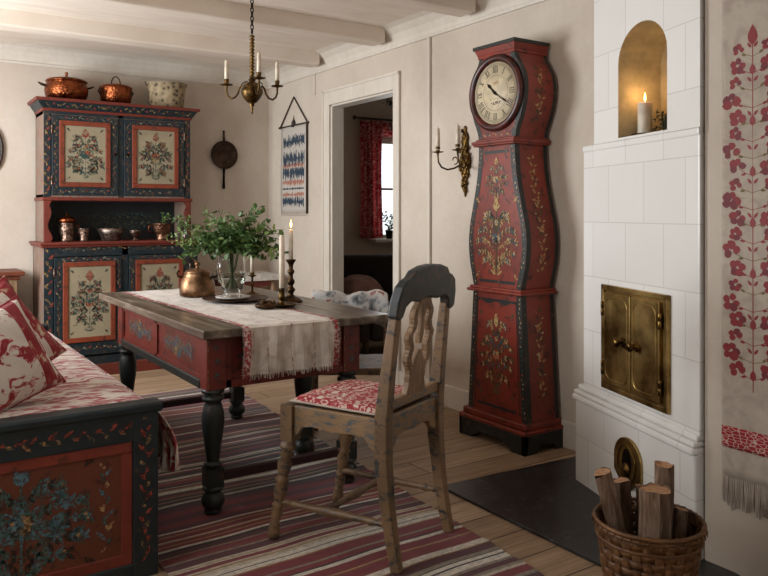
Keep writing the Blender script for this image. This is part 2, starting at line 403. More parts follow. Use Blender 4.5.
def window(axis, a0, a1, z0, z1, c, mull=1, cross=1):
    global wi
    mb = MB()
    def bx(p0, p1, q0, q1):
        if axis == 'x': mb.box(p0, p1, c - .02, c + .02, q0, q1)
        else: mb.box(c - .02, c + .02, p0, p1, q0, q1)
    bx(a0, a0 + .04, z0, z1); bx(a1 - .04, a1, z0, z1); bx(a0, a1, z0, z0 + .04); bx(a0, a1, z1 - .04, z1)
    for k in range(1, mull + 1): m = a0 + (a1 - a0) * k / (mull + 1); bx(m - .02, m + .02, z0, z1)
    for k in range(1, cross + 1): m = z0 + (z1 - z0) * k / (cross + 1); bx(a0, a1, m - .012, m + .012)
    o = struct(mb.build('window_%d' % wi, 'trim', bevel=.004)); wi += 1
    g = B(a0, a1, c - .004, c + .004, z0, z1) if axis == 'x' else B(c - .004, c + .004, a0, a1, z0, z1)
    g.build('window_pane', 'pane', o); return o
w1 = window('x', wx0, wx1, wz0, wz1, YB + .06, 1, 1)
for a, b in LW: window('y', a, b, .85, 2.15, XL - .09, 1, 2)
window('x', .3, 1.5, .85, 2.15, YF - .09, 1, 2)
B(wx0 - .06, wx1 + .06, YB - .13, YB + .03, wz0 - .035, wz0).build('window_sill', 'trim', w1, bevel=.005)
# door casing, jamb lining
ti = 1
def trim(mb, mat='trim', bevel=.004):
    global ti
    o = struct(mb.build('trim_%d' % ti, mat, bevel=bevel)); ti += 1; return o
m = MB()
m.box(XR - .022, XR, D1, D1 + .10, 0, DZ + .115).box(XR - .022, XR, D0 - .07, D0, 0, DZ + .115).box(XR - .022, XR, D0, D1, DZ, DZ + .115)
m.box(XR - .030, XR - .02, D1 + .085, D1 + .105, 0, DZ + .12).box(XR - .030, XR - .02, D0 - .072, D1 + .105, DZ + .1, DZ + .12)
trim(m)
m = MB(); m.box(XR - .005, XR + .105, D1 - .02, D1, 0, DZ).box(XR - .005, XR + .105, D0, D0 + .015, 0, DZ).box(XR - .005, XR + .105, D0, D1, DZ - .015, DZ)
trim(m)
# battens on the right wall
trim(B(XR - .02, XR, 3.865, 3.89, .14, 2.37)); trim(B(XR - .012, XR, 5.42, 5.44, 2.19, 2.38), bevel=0)
# cornice moulding round the room (stepped and coved)
def cornice(pts_fn):
    prof = [(0, 0), (.014, 0), (.018, .018), (.008, .024), (.012, .05), (.035, .09), (.075, .125), (.12, .14), (0, .14)]
    return MB().prism(prof, *pts_fn)
trim(cornice((lambda a, b: (XR - a, 1.3, 2.36 + b), lambda a, b: (XR - a, YB, 2.36 + b))), 'trim', 0)
trim(cornice((lambda a, b: (XL, YB - a, 2.36 + b), lambda a, b: (XR, YB - a, 2.36 + b))), 'trim', 0)
# baseboards
def base(name, *bx):
    mb = B(*bx); return struct(mb.build(name, 'trim', bevel=.006))
base('baseboard_right', XR - .02, XR, 2.3, D0 - .07, 0, .14)
base('baseboard_right_far', XR - .02, XR, D1 + .125, YB, 0, .14)
base('baseboard_back', XL, XR, YB - .02, YB, 0, .14)
# ceiling beams
for by in (5.3, 4.37, 3.42, 2.47, 1.5, .5):
    xe = 2.90 if by > 1.6 else 2.385
    trim(B(XL, xe, by - .075, by + .075, 2.395, ZC + .01), 'ceil', .012)

# ------------------------------------------------------------ HEARTH SLAB, RUG
m = MB().prism([(2.06, 2.62), (2.06, -.3), (2.38, -.3), (2.38, 1.40), (2.5, 2.0), (2.94, 2.56)][::-1], lambda a, b: (a, b, 0), lambda a, b: (a, b, .012))
tag(m.build('hearth_slab', 'slate', bevel=.003), 'dark slate hearth slab on the plank floor before the stove', 'hearth slab')
rng = random.Random(5)
cols = ['#4e161d', '#241216', '#761a22', '#bdb19d', '#857866', '#752f26', '#141417', '#a07c52', '#d3c9b9']
rm = [weave('rug_strip_%s' % c[1:], [(.3, '#%02x%02x%02x' % tuple(int(int(c[i:i+2], 16) * .78) for i in (1, 3, 5))), (.6, c)], (1, 2, 1), 60, .2) for c in cols]
m = MB(); y = .6; RY1 = 5.05
def redge(y): return 2.045 - (5.05 - y) * .062
def wob(y): return .004 * math.sin(y * 31) + .003 * math.sin(y * 67)
dark_run = [0, 1, 2, 0, 5, 1, 2]; seq = []
while y < RY1:
    near = y < 2.45
    u = rng.random()
    if near: pl = [(3, .028), (2, .008), (8, .022), (0, .03), (3, .012), (7, .006), (8, .02), (6, .005), (5, .01), (2, .034), (4, .016)]
    else: pl = [(0, .040), (2, .03), (4, .008), (1, .03), (3, .012), (0, .02), (7, .006), (5, .014), (8, .012), (1, .02), (2, .016), (3, .008)]
    c, w = pl[rng.randrange(len(pl))]
    if seq and seq[-1] == c: continue
    w *= rng.uniform(.8, 1.7); y2 = min(RY1, y + w); seq.append(c); m.cm = c
    nx = 24
    for i in range(nx):
        x0 = .80; f = i / nx; g = (i + 1) / nx
        xa = x0 + (redge(y) + wob(y) - x0) * f; xb = x0 + (redge(y) + wob(y) - x0) * g
        xc = x0 + (redge(y2) + wob(y2) - x0) * f; xd = x0 + (redge(y2) + wob(y2) - x0) * g
        wv = lambda x, yy: yy + .006 * math.sin(x * 5 + yy * 3) + .003 * math.sin(x * 17 + yy * 9)
        zt = lambda x, yy: .010 + .0015 * math.sin(x * 7 + yy * 4)
        m.smooth = True
        m.add([(xa, wv(xa, y), zt(xa, y)), (xb, wv(xb, y), zt(xb, y)), (xd, wv(xd, y2), zt(xd, y2)), (xc, wv(xc, y2), zt(xc, y2))], [(0, 1, 2, 3)])
        if i == nx - 1: m.add([(xb, wv(xb, y), zt(xb, y)), (xb + .003, wv(xb, y), 0), (xd + .003, wv(xd, y2), 0), (xd, wv(xd, y2), zt(xd, y2))], [(0, 1, 2, 3)])
    y = y2
tag(m.build('rag_rug', rm), 'long striped rag rug in maroon, grey and cream under the table', 'rug')

# ------------------------------------------------------------ TILED STOVE
st = thing('tiled_stove', 'white tiled corner stove with brass doors and candle niche', 'stove', (2.364, 1.55, 0), math.atan2(-.942, -.334))
# local: x=-s along the face (far end at negative x), y into the masonry, z up
th = math.atan2(-.942, -.334); RI = Matrix.Rotation(-th, 3, 'Z')
def to_l(x, y): v = RI @ Vector((x - 2.364, y - 1.55, 0)); return v.x, v.y
def stove_foot(s1, out):
    f0 = (out * 0, -out); f1 = (-s1 - out * .6, -out)
    fw = Vector((2.364, 1.55)) + Vector((.334, .942)) * (s1 + out * .6) + Vector((-.942, .334)) * out
    n0 = Vector((2.364, 1.55)) + Vector((-.942, .334)) * out
    return [f0, f1, to_l(2.962, fw.y), to_l(2.962, 1.552), to_l(n0.x + .02, 1.552)]
def pr(poly, z0, z1, mb=None):
    mb = mb or MB(); return mb.prism(poly, lambda a, b: (a, b, z0), lambda a, b: (a, b, z1))
pr(stove_foot(.825, .022), 0, .385).build('plinth', 'tile', st, bevel=.012, seg=3)
m = MB()
for o, z0, z1 in ((.034, .375, .402), (.028, .402, .422), (.012, .422, .445)): pr(stove_foot(.825, o), z0, z1, m)
m.build('plinth_moulding', 'tile', st, bevel=.009, seg=3)
pr(stove_foot(.803, 0), .44, 1.505).build('body', 'tile', st, bevel=.008, seg=3)
m = MB(); pr(stove_foot(.803, .004), 1.49, 1.52, m); m.build('shoulder_ledge', 'tile', st, bevel=.008, seg=3)
# upper section with arched niche (front built around the hole)
m = MB(); zt = ZC - .02; x0, x1 = -.708, 0; n0, n1 = -.516, -.186; zb, zs = 1.53, 1.83; ap = 1.972; nd = .20
cx = (n0 + n1) / 2; rx = (n1 - n0) / 2; rz = ap - zs
arch = [(cx + rx * math.cos(math.pi * k / 16), zs + rz * math.sin(math.pi * k / 16)) for k in range(17)]  # from right to left
F = lambda x, z, y=0: (x, y, z)
m.add([F(x0, 1.52), F(n0, 1.52), F(n0, zt), F(x0, zt)], [(0, 1, 2, 3)])
m.add([F(n1, 1.52), F(x1, 1.52), F(x1, zt), F(n1, zt)], [(0, 1, 2, 3)])
m.add([F(n0, 1.52), F(n1, 1.52), F(n1, zb), F(n0, zb)], [(0, 1, 2, 3)])
for (ax, az), (bx_, bz) in zip(arch, arch[1:]): m.add([F(bx_, bz), F(ax, az), F(ax, zt), F(bx_, zt)], [(0, 1, 2, 3)])
fp = stove_foot(.708, 0)
for i in range(1, 5):
    a, b = fp[i], fp[(i + 1) % 5]; m.add([(*a, 1.5), (*b, 1.5), (*b, zt), (*a, zt)], [(0, 3, 2, 1)])
m.build('upper_body', 'tile', st)
m = MB(); m.smooth = False
hole = [(n1, zb)] + arch + [(n0, zb)]
for a, b in zip(hole, hole[1:] + hole[:1]): m.add([(a[0], 0, a[1]), (b[0], 0, b[1]), (b[0], nd, b[1]), (a[0], nd, a[1])], [(0, 1, 2, 3)])
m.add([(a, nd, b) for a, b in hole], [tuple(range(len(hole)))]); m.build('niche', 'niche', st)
# brass doors
dm = thing_door = MB(); S0, S1, Z0, Z1 = -.622, -.162, .478, .917
dm.box(S0, S1, -.010, 0, Z0, Z1)
for a in ((S0, S1, Z0, Z0 + .022), (S0, S1, Z1 - .022, Z1), (S0, S0 + .02, Z0, Z1), (S1 - .02, S1, Z0, Z1)): dm.box(a[0], a[1], -.018, -.008, a[2], a[3])
dm.build('door_surround', 'doorbrass', st, bevel=.003)
mid = (S0 + S1) / 2
for a, b, sx in ((S0 + .03, mid - .003, 1), (mid + .003, S1 - .04, -1)):
    lf = B(a, b, -.024, -.010, Z0 + .03, Z1 - .03).build('stove_door', 'doorbrass', st, bevel=.003)
    cxx, czz = (a + b) / 2, (Z0 + Z1) / 2; hw, hh = (b - a) / 2 - .018, (Z1 - Z0) / 2 - .05; rr = .035; pts = []
    for q, (ex, ez) in enumerate(((1, 1), (-1, 1), (-1, -1), (1, -1))):
        for k in range(6):
            t = math.pi / 2 * q + math.pi / 2 * k / 5; pts.append((cxx + ex * (hw - rr) + rr * math.cos(t), -.0245, czz + ez * (hh - rr) + rr * math.sin(t)))
    MB().tube(pts, .0028, 6, True).build('raised_bead', 'doorbrass', lf)
    kx = b - .045 if sx > 0 else a + .045
    kb = MB(); kb.turned((kx, -.024, czz), (kx, -.068, czz), [(.022, 0), (.022, .1), (.008, .16), (.008, .5), (.018, .62), (.021, .8), (.014, .97), (.003, 1)])
    kb.build('knob', 'brass', lf)
    for hz in (Z0 + .09, Z1 - .10):
        hx = a - .006 if sx > 0 else b + .006
        MB().turned((hx, -.024, hz - .03), (hx, -.024, hz + .03), [(.006, 0), (.008, .05), (.008, .45), (.006, .5), (.008, .55), (.008, .95), (.006, 1)], 8).build('hinge', 'brass', lf)
B(mid - .04, mid + .035, -.038, -.028, .690, .708).build('latch', 'brass', st, bevel=.003)
# little arched soot hatch in the plinth
m = MB(); hc = -.40; hb, ht_, hr = .125, .235, .095
ar = [(hc + hr * math.cos(math.pi * k / 14), ht_ + .09 * math.sin(math.pi * k / 14)) for k in range(15)]
pl = [(hc + .02, hb - .005), (hc + hr, hb + .05)] + ar + [(hc - hr, hb + .05), (hc - .02, hb - .005)]
m.prism(pl, lambda a, b: (a, -.0215, b), lambda a, b: (a, -.034, b))
h = m.build('soot_hatch', 'doorbrass', st, bevel=.003)
MB().tube([(hc + .062 * math.cos(t / 20 * 2 * math.pi), -.036, .22 + .075 * math.sin(t / 20 * 2 * math.pi)) for t in range(20)], .003, 6, True).build('hatch_ring', 'brass', h)
MB().turned((hc, -.034, .20), (hc, -.050, .20), [(.026, 0), (.026, .3), (.012, .6), (.003, 1)]).build('hatch_boss', 'brassd', h)
MB().prism([(hc + .032 * math.cos(t), .225 + .058 * math.sin(t)) for t in [k * math.pi / 6 for k in range(12)]], lambda a, b: (a, -.034, b), lambda a, b: (a, -.036, b)).build('keyhole', 'iron', h)

def flame_mesh(mb, x, y, z, h=.032):
    mb.lathe([(.0008, 0), (.0042, .2 * h), (.0052, .35 * h), (.0036, .6 * h), (.0015, .85 * h), (.0003, h)], 8, (x, y, z))
def point(name, loc, e, col=(1, .62, .28), r=.012):
    l = bpy.data.lights.new(name, 'POINT'); l.energy = e; l.color = col; l.shadow_soft_size = r
    o = bpy.data.objects.new(name, l); COL.objects.link(o); o.location = loc; return o
# pillar candle in the niche
def st_w(s, t, z): return (2.364 + .334 * s + .942 * t, 1.55 + .942 * s - .334 * t, z)
cp = st_w(.455, .085, 1.531)
m = MB().lathe([(.045, 0), (.052, .004), (.056, .012), (.05, .011), (.03, .009), (.001, .009)], 24)
sa = tag(m.build('candle_saucer', 'bronze'), 'small dark saucer under the pillar candle in the niche', 'saucer'); sa.location = cp
pc = thing('pillar_candle', 'lit ivory pillar candle standing in the stove niche', 'candle', (cp[0], cp[1], cp[2] + .0095))
MB().lathe([(.028, 0), (.029, .004), (.029, .126), (.026, .131), (.012, .128), (.001, .126)], 24).build('wax', 'wax', pc)
m = MB(); m.tube([(0, 0, .126), (.001, 0, .139)], .001, 5); m.build('wick', 'ink', pc)
m = MB(); flame_mesh(m, 0, 0, .136, .036); m.build('flame', 'flame', pc)
point('niche_candle_light', (cp[0], cp[1], cp[2] + .185), .28)
# dark dried posy leaning in the niche corner
rng = random.Random(8); m = MB()
for k in range(90):
    s = rng.uniform(.37, .43); p = Vector(st_w(s, rng.uniform(.11, .18), 1.531 + rng.random() ** 1.2 * .10))
    a = rng.uniform(0, 6.28); v = Vector((math.cos(a), math.sin(a), rng.uniform(-.2, 1))).normalized() * .022; u = v.orthogonal().normalized() * .006
    m.add([p, p + v * .5 + u, p + v, p + v * .5 - u], [(0, 1, 2, 3)])
base_p = Vector(st_w(.40, .145, 1.531))
for k in range(8): m.tube([base_p + Vector((rng.uniform(-.01, .01), rng.uniform(-.01, .01), 0)), base_p + Vector((rng.uniform(-.02, .02), rng.uniform(-.03, .03), .08))], .0025, 5)
tag(m.build('dried_posy', 'leafd'), 'dark dried posy in the stove niche beside the pillar candle', 'dried posy')

# ------------------------------------------------------------ LINEN WALL HANGING
wh = thing('wall_hanging', 'long linen wall hanging with red flower stem and fringe beside the stove', 'wall hanging', (2.383, 1.368, .33))
H0, H1, hwid = 0., 1.95, .108
def hang(u, v): return (-.004 - .0025 * math.sin(u * 9 + v * 4) * (1 - v * .5), hwid - u * 2 * hwid, H0 + .0 + v * H1)
m = MB().grid(16, 60, hang); cl = m.build('cloth', ['linen'] , wh, solid=.002)
Fh = lambda a, b, o=0: (hang((a + hwid) / (2 * hwid), b / H1)[0] - .0012 - o * .35, -a, b)
m = MB(); rng = random.Random(4); cz0, cz1 = .34, 1.47
line2(m, Fh, [(0, cz0 - .04), (0, cz1)], .0035, 0, .0008)
put(m, Fh, leafpoly(0, cz1 - .03, math.pi / 2, .07, .035), 0, .0012)
def blossom(x, y, r, rng):
    for q in range(rng.choice((4, 5, 5))):
        a_ = q * 1.3 + rng.uniform(-.2, .2); rr = r * rng.uniform(.55, .8)
        cx_, cy_ = x + math.cos(a_) * r * .5, y + math.sin(a_) * r * .5
        put(m, Fh, [(cx_ + rr * .62 * math.cos(t * .785) * rng.uniform(.8, 1.1), cy_ + rr * .62 * math.sin(t * .785) * rng.uniform(.8, 1.1)) for t in range(8)], rng.choice([0, 0, 1]), .0012 + q * .0001)
z = cz0; i = 0
while z < cz1 - .02:
    taper_ = min(1, (cz1 - z) / .16 + .25)
    for sx in (-1, 1):
        L = (.058, .082, .066)[i % 3] * taper_
        line2(m, Fh, [(0, z), (sx * L * .45, z + .010), (sx * L * .85, z + .026)], .0022, 2 if i % 2 else 0, .0009)
        blossom(sx * L * .92, z + .030 + rng.uniform(-.004, .004), (.033, .036, .027)[i % 3] * max(.6, taper_), rng)
        put(m, Fh, leafpoly(sx * L * .4, z + .008, math.pi / 2 - sx * rng.uniform(.6, 1.9), .020, .009), 2 if i % 2 else 0, .0011)
        if i % 2: put(m, Fh, leafpoly(sx * .004, z + .03, math.pi / 2 - sx * .7, .024, .010), 0, .0011)
    if i % 3 == 0:
        put(m, Fh, leafpoly(0, z - .004, math.pi / 2, .038, .022), 0, .0014)
    z += .056; i += 1
m.build('flower_embroidery', [PT['m'], flaky('dark_madder', '#6b1420', .2, 110), plain('olive_thread', '#7a6a44', .9)], wh)
kb = N('woven_red_band'); vv = kb.n('TexVoronoi', {'Vector': kb.pos((1, 1, 2.2)), 'Scale': 45}, feature='DISTANCE_TO_EDGE').outputs[0]
kb.set(Base_Color=kb.ramp(vv, [(.035, '#c4a99c'), (.085, '#96202a')]), Roughness=.9)
MB().grid(12, 4, lambda u, v: (-.0082 - .0012 * math.sin(u * 9), hwid - u * 2 * hwid, .100 + v * .072)).build('red_band', kb.m, wh, solid=.001)
m = MB(); rng = random.Random(3)
for k in range(34):
    yy = hwid - 2 * hwid * (k + .5) / 34; L = rng.uniform(.075, .11); j = rng.uniform(-.006, .006)
    m.tube([(-.005, yy, .004), (-.007, yy + j * .5, -L * .5), (-.005, yy + j, -L)], [.0022, .0026, .0016], 5)
m.build('fringe', 'linen', wh)
MB().turned((-.008, hwid + .02, H1), (-.008, -hwid - .02, H1), [(.008, 0), (.011, .03), (.007, .06), (.007, .94), (.011, .97), (.008, 1)], 10).build('hanging_rod', 'darkwood', wh)

# ------------------------------------------------------------ FIREWOOD BASKET AND LOGS
BX, BY = 1.86, 1.385
bk = thing('firewood_basket', 'round woven splint basket full of firewood on the slate hearth', 'basket', (BX, BY, .013))
Hb = .315
def rad(z): return .105 + .043 * (z / Hb) ** .9
m = MB(); 
m.lathe([(.098, 0), (.103, 0), (.103, .01), (.098, .01)], 32, cap=True); m.build('basket_base', 'basket', bk)
m = MB(); nst = 30
for k in range(nst):
    a0 = 2 * math.pi * k / nst; wd = 2 * math.pi / nst * .40
    def f(u, v, a0=a0, wd=wd, k=k):
        z = v * Hb; r = rad(z) + .0028 * math.cos(v * 44 + (k % 2) * math.pi); a = a0 + (u - .5) * 2 * wd; return (r * math.cos(a), r * math.sin(a), z)
    m.grid(1, 26, f)
m.build('upright_splints', 'basket', bk, solid=.003)
m = MB()
for j in range(11):
    zc = .013 + j * .0275
    def f(u, v, zc=zc, j=j):
        a = 2 * math.pi * u; z = zc + (v - .5) * .021; r = rad(z) - .0028 * math.cos(a * nst / 2 + j * math.pi); return (r * math.cos(a), r * math.sin(a), z)
    m.grid(120, 1, f, True)
m.build('woven_splints', 'basket', bk, solid=.003)
m = MB()
for rz_, rr_ in ((Hb, .006), (Hb - .012, .0055), (Hb - .045, .0045)):
    m.tube([((rad(rz_) + .004) * math.cos(2 * math.pi * k / 48), (rad(rz_) + .004) * math.sin(2 * math.pi * k / 48), rz_) for k in range(48)], rr_, 8, True)
for k in range(40):
    a = 2 * math.pi * k / 40; b = a + .07; r = rad(Hb) + .004
    m.tube([((r + .007) * math.cos(a), (r + .007) * math.sin(a), Hb - .02), (r * math.cos((a + b) / 2), r * math.sin((a + b) / 2), Hb + .008), ((r - .007) * math.cos(b), (r - .007) * math.sin(b), Hb - .018)], .0022, 5)
m.build('bound_rim', 'basket', bk)
def log(name_label, p0, p1, r, seed, split=True):
    rng = random.Random(seed); p0 = Vector(p0); p1 = Vector(p1); d = p1 - p0; L = d.length
    n = 14; rs = [r * rng.uniform(.88, 1.1) for _ in range(n)]
    if split:
        for k in range(n):
            a = 2 * math.pi * k / n
            if math.cos(a) < -.1: rs[k] = min(rs[k], r * .35 / max(.2, -math.cos(a)))
    m = MB(); ring = lambda t, s=1: [(rs[k] * s * (1 + .04 * math.sin(t * 9 + k * 2)) * math.cos(2 * math.pi * k / n), rs[k] * s * math.sin(2 * math.pi * k / n), t * L + (rng.uniform(-.004, .004) if t in (0, 1) else 0)) for k in range(n)]
    N_ = 7; vs = []; rng2 = random.Random(seed + 1)
    for j in range(N_): vs += ring(j / (N_ - 1))
    T = Matrix.Translation(p0) @ d.to_track_quat('Z', 'Y').to_matrix().to_4x4() @ Matrix.Rotation(rng2.uniform(0, 6), 4, 'Z'); m.T = T
    m.add(vs, [(j * n + k, j * n + (k + 1) % n, (j + 1) * n + (k + 1) % n, (j + 1) * n + k) for j in range(N_ - 1) for k in range(n)])
    m.cm = 1; m.add(ring(1), [tuple(range(n))]); m.add(ring(0), [tuple(range(n))[::-1]])
    me = m.v
    o = thing('firewood_log', name_label, 'log', tuple(p0), 0, 'split logs in the basket')
    m.v = [tuple(Vector(v) - p0) for v in m.v]
    m.build('split_log', ['logbark', 'logend'], o)
def cw(a, d): return Vector((.83 * a + .558 * d, -.558 * a + .83 * d, 0))   # right / away directions
bc = Vector((BX, BY, 0))
def lg(label, a0, d0, a1, d1, z1, r, seed, z0=.03, split=True):
    log(label, bc + cw(a0, d0) + Vector((0, 0, z0)), bc + cw(a1, d1) + Vector((0, 0, z1)), r, seed, split)
lg('leaning split log at the left rim of the firewood basket', -.035, .00, -.136, .025, .455, .036, 3)
lg('thick bark-covered log at the front of the firewood basket', -.005, -.05, .0, -.055, .435, .041, 5, split=False)
lg('short dark log behind the leaning one in the firewood basket', -.04, .075, -.055, .105, .405, .034, 7)
lg('tallest upright log at the back right of the firewood basket', .04, .03, .052, .05, .472, .040, 9)
lg('thin pale split stick between the logs in the basket middle', .0, .035, -.008, .07, .40, .014, 11)
lg('low dark log leaning right in the firewood basket', .07, -.015, .115, .03, .345, .028, 13)

# ------------------------------------------------------------ TALL CASE CLOCK
CX0, CX1, CY = 2.72, 2.95, 2.975
ck = thing('longcase_clock', 'tall red waisted longcase clock with painted flowers against the right wall', 'clock', (CX1, CY, 0), 0)
DP = CX1 - CX0
def curve(keys, n=8):
    out = []
    for (z0, h0), (z1, h1) in zip(keys, keys[1:]):
        for k in range(n):
            t = k / n; t2 = t * t * (3 - 2 * t); out.append((z0 + (z1 - z0) * t, h0 + (h1 - h0) * t2))
    out.append(keys[-1]); return out
def cat(keys, n=8):
    """Catmull-Rom through keys"""
    K = [keys[0]] + keys + [keys[-1]]; out = []
    for i in range(1, len(K) - 2):
        p0, p1, p2, p3 = K[i - 1], K[i], K[i + 1], K[i + 2]
        for k in range(n):
            t = k / n; h = .5 * (2 * p1[1] + (p2[1] - p0[1]) * t + (2 * p0[1] - 5 * p1[1] + 4 * p2[1] - p3[1]) * t * t + (3 * p1[1] - p0[1] - 3 * p2[1] + p3[1]) * t ** 3)
            out.append((p1[0] + (p2[0] - p1[0]) * t, h))
    out.append(keys[-1]); return out
waist = cat([(.82, .183), (.88, .197), (.96, .216), (1.06, .224), (1.16, .213), (1.28, .183), (1.40, .156), (1.50, .143), (1.585, .139)], 5)
hood = cat([(1.61, .142), (1.66, .152), (1.72, .180), (1.80, .203), (1.87, .209), (1.94, .198), (2.0, .166), (2.035, .143), (2.06, .136)], 5)
basep = [(.15, .228), (.795, .186)]
def case(prof, x0=-DP):
    m = MB(); n = len(prof)
    poly = [(-h, z) for z, h in prof] + [(h, z) for z, h in prof[::-1]]
    m.add([(x0, a, b) for a, b in poly], [tuple(range(len(poly)))])
    m.add([(0, a, b) for a, b in poly], [tuple(range(len(poly)))[::-1]])
    for s in (-1, 1):
        for (z0, h0), (z1, h1) in zip(prof, prof[1:]): m.add([(x0, s * h0, z0), (0, s * h0, z0), (0, s * h1, z1), (x0, s * h1, z1)], [(0, 1, 2, 3)])
    m.add([(x0, -prof[0][1], prof[0][0]), (0, -prof[0][1], prof[0][0]), (0, prof[0][1], prof[0][0]), (x0, prof[0][1], prof[0][0])], [(0, 1, 2, 3)])
    z, h = prof[-1]; m.add([(x0, -h, z), (0, -h, z), (0, h, z), (x0, h, z)], [(0, 1, 2, 3)])
    return m
def border(m, prof, wd, mi, x0=-DP, off=.0012):
    """dark painted border following both front edges and both side edges"""
    for s in (-1, 1):
        for (z0, h0), (z1, h1) in zip(prof, prof[1:]):
            m.cm = mi
            m.add([(x0 - off, s * h0, z0), (x0 - off, s * (h0 - wd), z0), (x0 - off, s * (h1 - wd), z1), (x0 - off, s * h1, z1)], [(0, 1, 2, 3)])
            for xa, xb in ((x0, x0 + wd * .9), (-wd * .8, -.002)):
                m.add([(xa, s * (h0 + off), z0), (xb, s * (h0 + off), z0), (xb, s * (h1 + off), z1), (xa, s * (h1 + off), z1)], [(0, 1, 2, 3)])
def hat(prof, z):
    for (z0, h0), (z1, h1) in zip(prof, prof[1:]):
        if z0 <= z <= z1: return h0 + (h1 - h0) * (z - z0) / (z1 - z0)
    return prof[0][1] if z < prof[0][0] else prof[-1][1]
CM = ['clockred', 'clockdark', flaky('clock_ochre', '#b0905c', .38), flaky('clock_blue', '#3f5358', .36), flaky('clock_green', '#46492c', .34), flaky('clock_cream', '#bda684', .42), flaky('clock_rust', '#a85a38', .38)]
def edge_dots(m, prof, wd, seed, x0=-DP):
    rng = random.Random(seed); z = prof[0][0] + .02
    Ff = lambda a, b, o=0: (x0 - .0012 - o, -a, b)
    while z < prof[-1][0] - .02:
        for s in (-1, 1): put(m, Ff, leafpoly(s * (hat(prof, z) - wd / 2), z, math.pi / 2 + rng.uniform(-.7, .7), .016, .008), rng.choice([2, 5, 6, 3]), .0008)
        z += .024
def side_orn(m, prof, z0, z1, seed, x0=-DP):
    rng = random.Random(seed)
    Fs = lambda a, b, o=0: (x0 / 2 + a, -hat(prof, b) - .001 - o, b)
    n = int((z1 - z0) / .035)
    for k in range(n):
        z = z0 + (z1 - z0) * (k + .5) / n; s = 1 if k % 2 else -1
        put(m, Fs, leafpoly(0, z, math.pi / 2 + s * .6, .034, .014), rng.choice([2, 4, 2]), .0006)
        put(m, Fs, leafpoly(s * .01, z, math.pi / 2 - s * 1.2, .028, .011), rng.choice([2, 5, 4]), .0007)
        if k % 4 == 2: flower(m, lambda a, b, o=0, z=z: Fs(a, b, o - .0006), 0, z, .022, [2, 5, 6], rng, 5)
# base plinth with bracket feet
m = MB(); hp = .255; zt_ = .098
pl = [(-hp, 0), (-hp, zt_), (hp, zt_), (hp, 0), (hp - .10, 0), (hp - .115, .018), (hp - .15, .03), (hp - .17, .045), (-hp + .17, .045), (-hp + .15, .03), (-hp + .115, .018), (-hp + .10, 0)]
m.prism(pl, lambda a, b: (-DP - .045, a, b), lambda a, b: (-DP - .02, a, b))
for s in (-1, 1):
    m.prism([(-DP - .045, 0), (-DP - .045, zt_), (.01, zt_), (.01, 0), (-.05, 0), (-.07, .03), (-.16, .03), (-.185, 0)], lambda a, b: (a, s * hp, b), lambda a, b: (a, s * (hp - .022), b))
m.build('plinth', 'clockdark', ck, bevel=.003)
m = MB().box(-DP - .048, .012, -hp - .003, hp + .003, .095, .118).box(-DP - .03, .008, -.244, .244, .116, .15); m.build('plinth_moulding', 'clockred', ck, bevel=.008, seg=3)
m = case(basep); border(m, basep, .036, 1); edge_dots(m, basep, .036, 2)
Fb = lambda a, b, o=0: (-DP - .0012 - o, -a, b)
m.cm = 1
for z in (.19, .755): line2(m, Fb, [(-.15, z), (.15, z)], .014, 1, .0003)
for s in (-1, 1): line2(m, Fb, [(s * .175, .185), (s * .148, .76)], .006, 1, .0003)
put(m, Fb, leafpoly(-.10, .745, .1, .1, .03), 1, .0005); put(m, Fb, leafpoly(.10, .745, math.pi - .1, .1, .03), 1, .0005)
bouquet(m, lambda a, b, o=0: Fb(a, b + .47, o), .27, .46, 4, [4, 2, 3, 4], [2, 6, 5], 5, 1.3, .9, 6)
side_orn(m, basep, .25, .72, 3)
m.build('lower_case', CM, ck)
m = MB().box(-DP - .03, .008, -.212, .212, .795, .812).box(-DP - .018, .006, -.2, .2, .808, .826); m.build('waist_moulding', 'clockred', ck, bevel=.007, seg=3)
m = case(waist); border(m, waist, .034, 1); edge_dots(m, waist, .034, 7)
for z, w_ in ((.855, .14), (1.545, .095)): line2(m, Fb, [(-w_, z), (w_, z)], .016, 1, .0003)
bouquet(m, lambda a, b, o=0: Fb(a, b + 1.09, o), .33, .44, 4, [2, 3, 4, 2], [2, 5, 3], 11, 1.5, .85, 6)
bouquet(m, lambda a, b, o=0: Fb(a, b + 1.40, o), .17, .24, 4, [2, 4, 3], [2, 5, 3], 13, 1, 1.1, 4)
side_orn(m, waist, .90, 1.52, 5)
wc = m.build('waist_case', CM, ck)
MB().prism([(.011 * math.cos(t * .785), 1.075 + .014 * math.sin(t * .785)) for t in range(8)], lambda a, b: (-DP - .008, a, b), lambda a, b: (-DP, a, b)).build('keyhole_plate', 'ink', wc)
m = MB().box(-DP - .028, .006, -.158, .158, 1.578, 1.592).box(-DP - .036, .008, -.165, .165, 1.588, 1.606).box(-DP - .018, .004, -.15, .15, 1.602, 1.618); m.build('neck_moulding', 'clockred', ck, bevel=.005, seg=3)
m = case(hood); border(m, hood, .030, 1); side_orn(m, hood, 1.68, 1.98, 9)
for b_, e in ((1.64, .11), (2.035, .12)): vine(m, lambda a, b, o=0: Fb(a, b, o), (-e, b_), (e, b_), 10, .022, [2, 3, 5, 6], 3)
m.build('hood', CM, ck)
m = MB().box(-DP - .008, .004, -.142, .142, 2.055, 2.072)
def frus(m, x0, y0, z0, x1, y1, z1):
    m.add([(x0, -y0, z0), (0, -y0, z0), (0, y0, z0), (x0, y0, z0), (x1, -y1, z1), (0, -y1, z1), (0, y1, z1), (x1, y1, z1)], [(0, 3, 2, 1), (4, 5, 6, 7), (0, 1, 5, 4), (1, 2, 6, 5), (2, 3, 7, 6), (3, 0, 4, 7)])
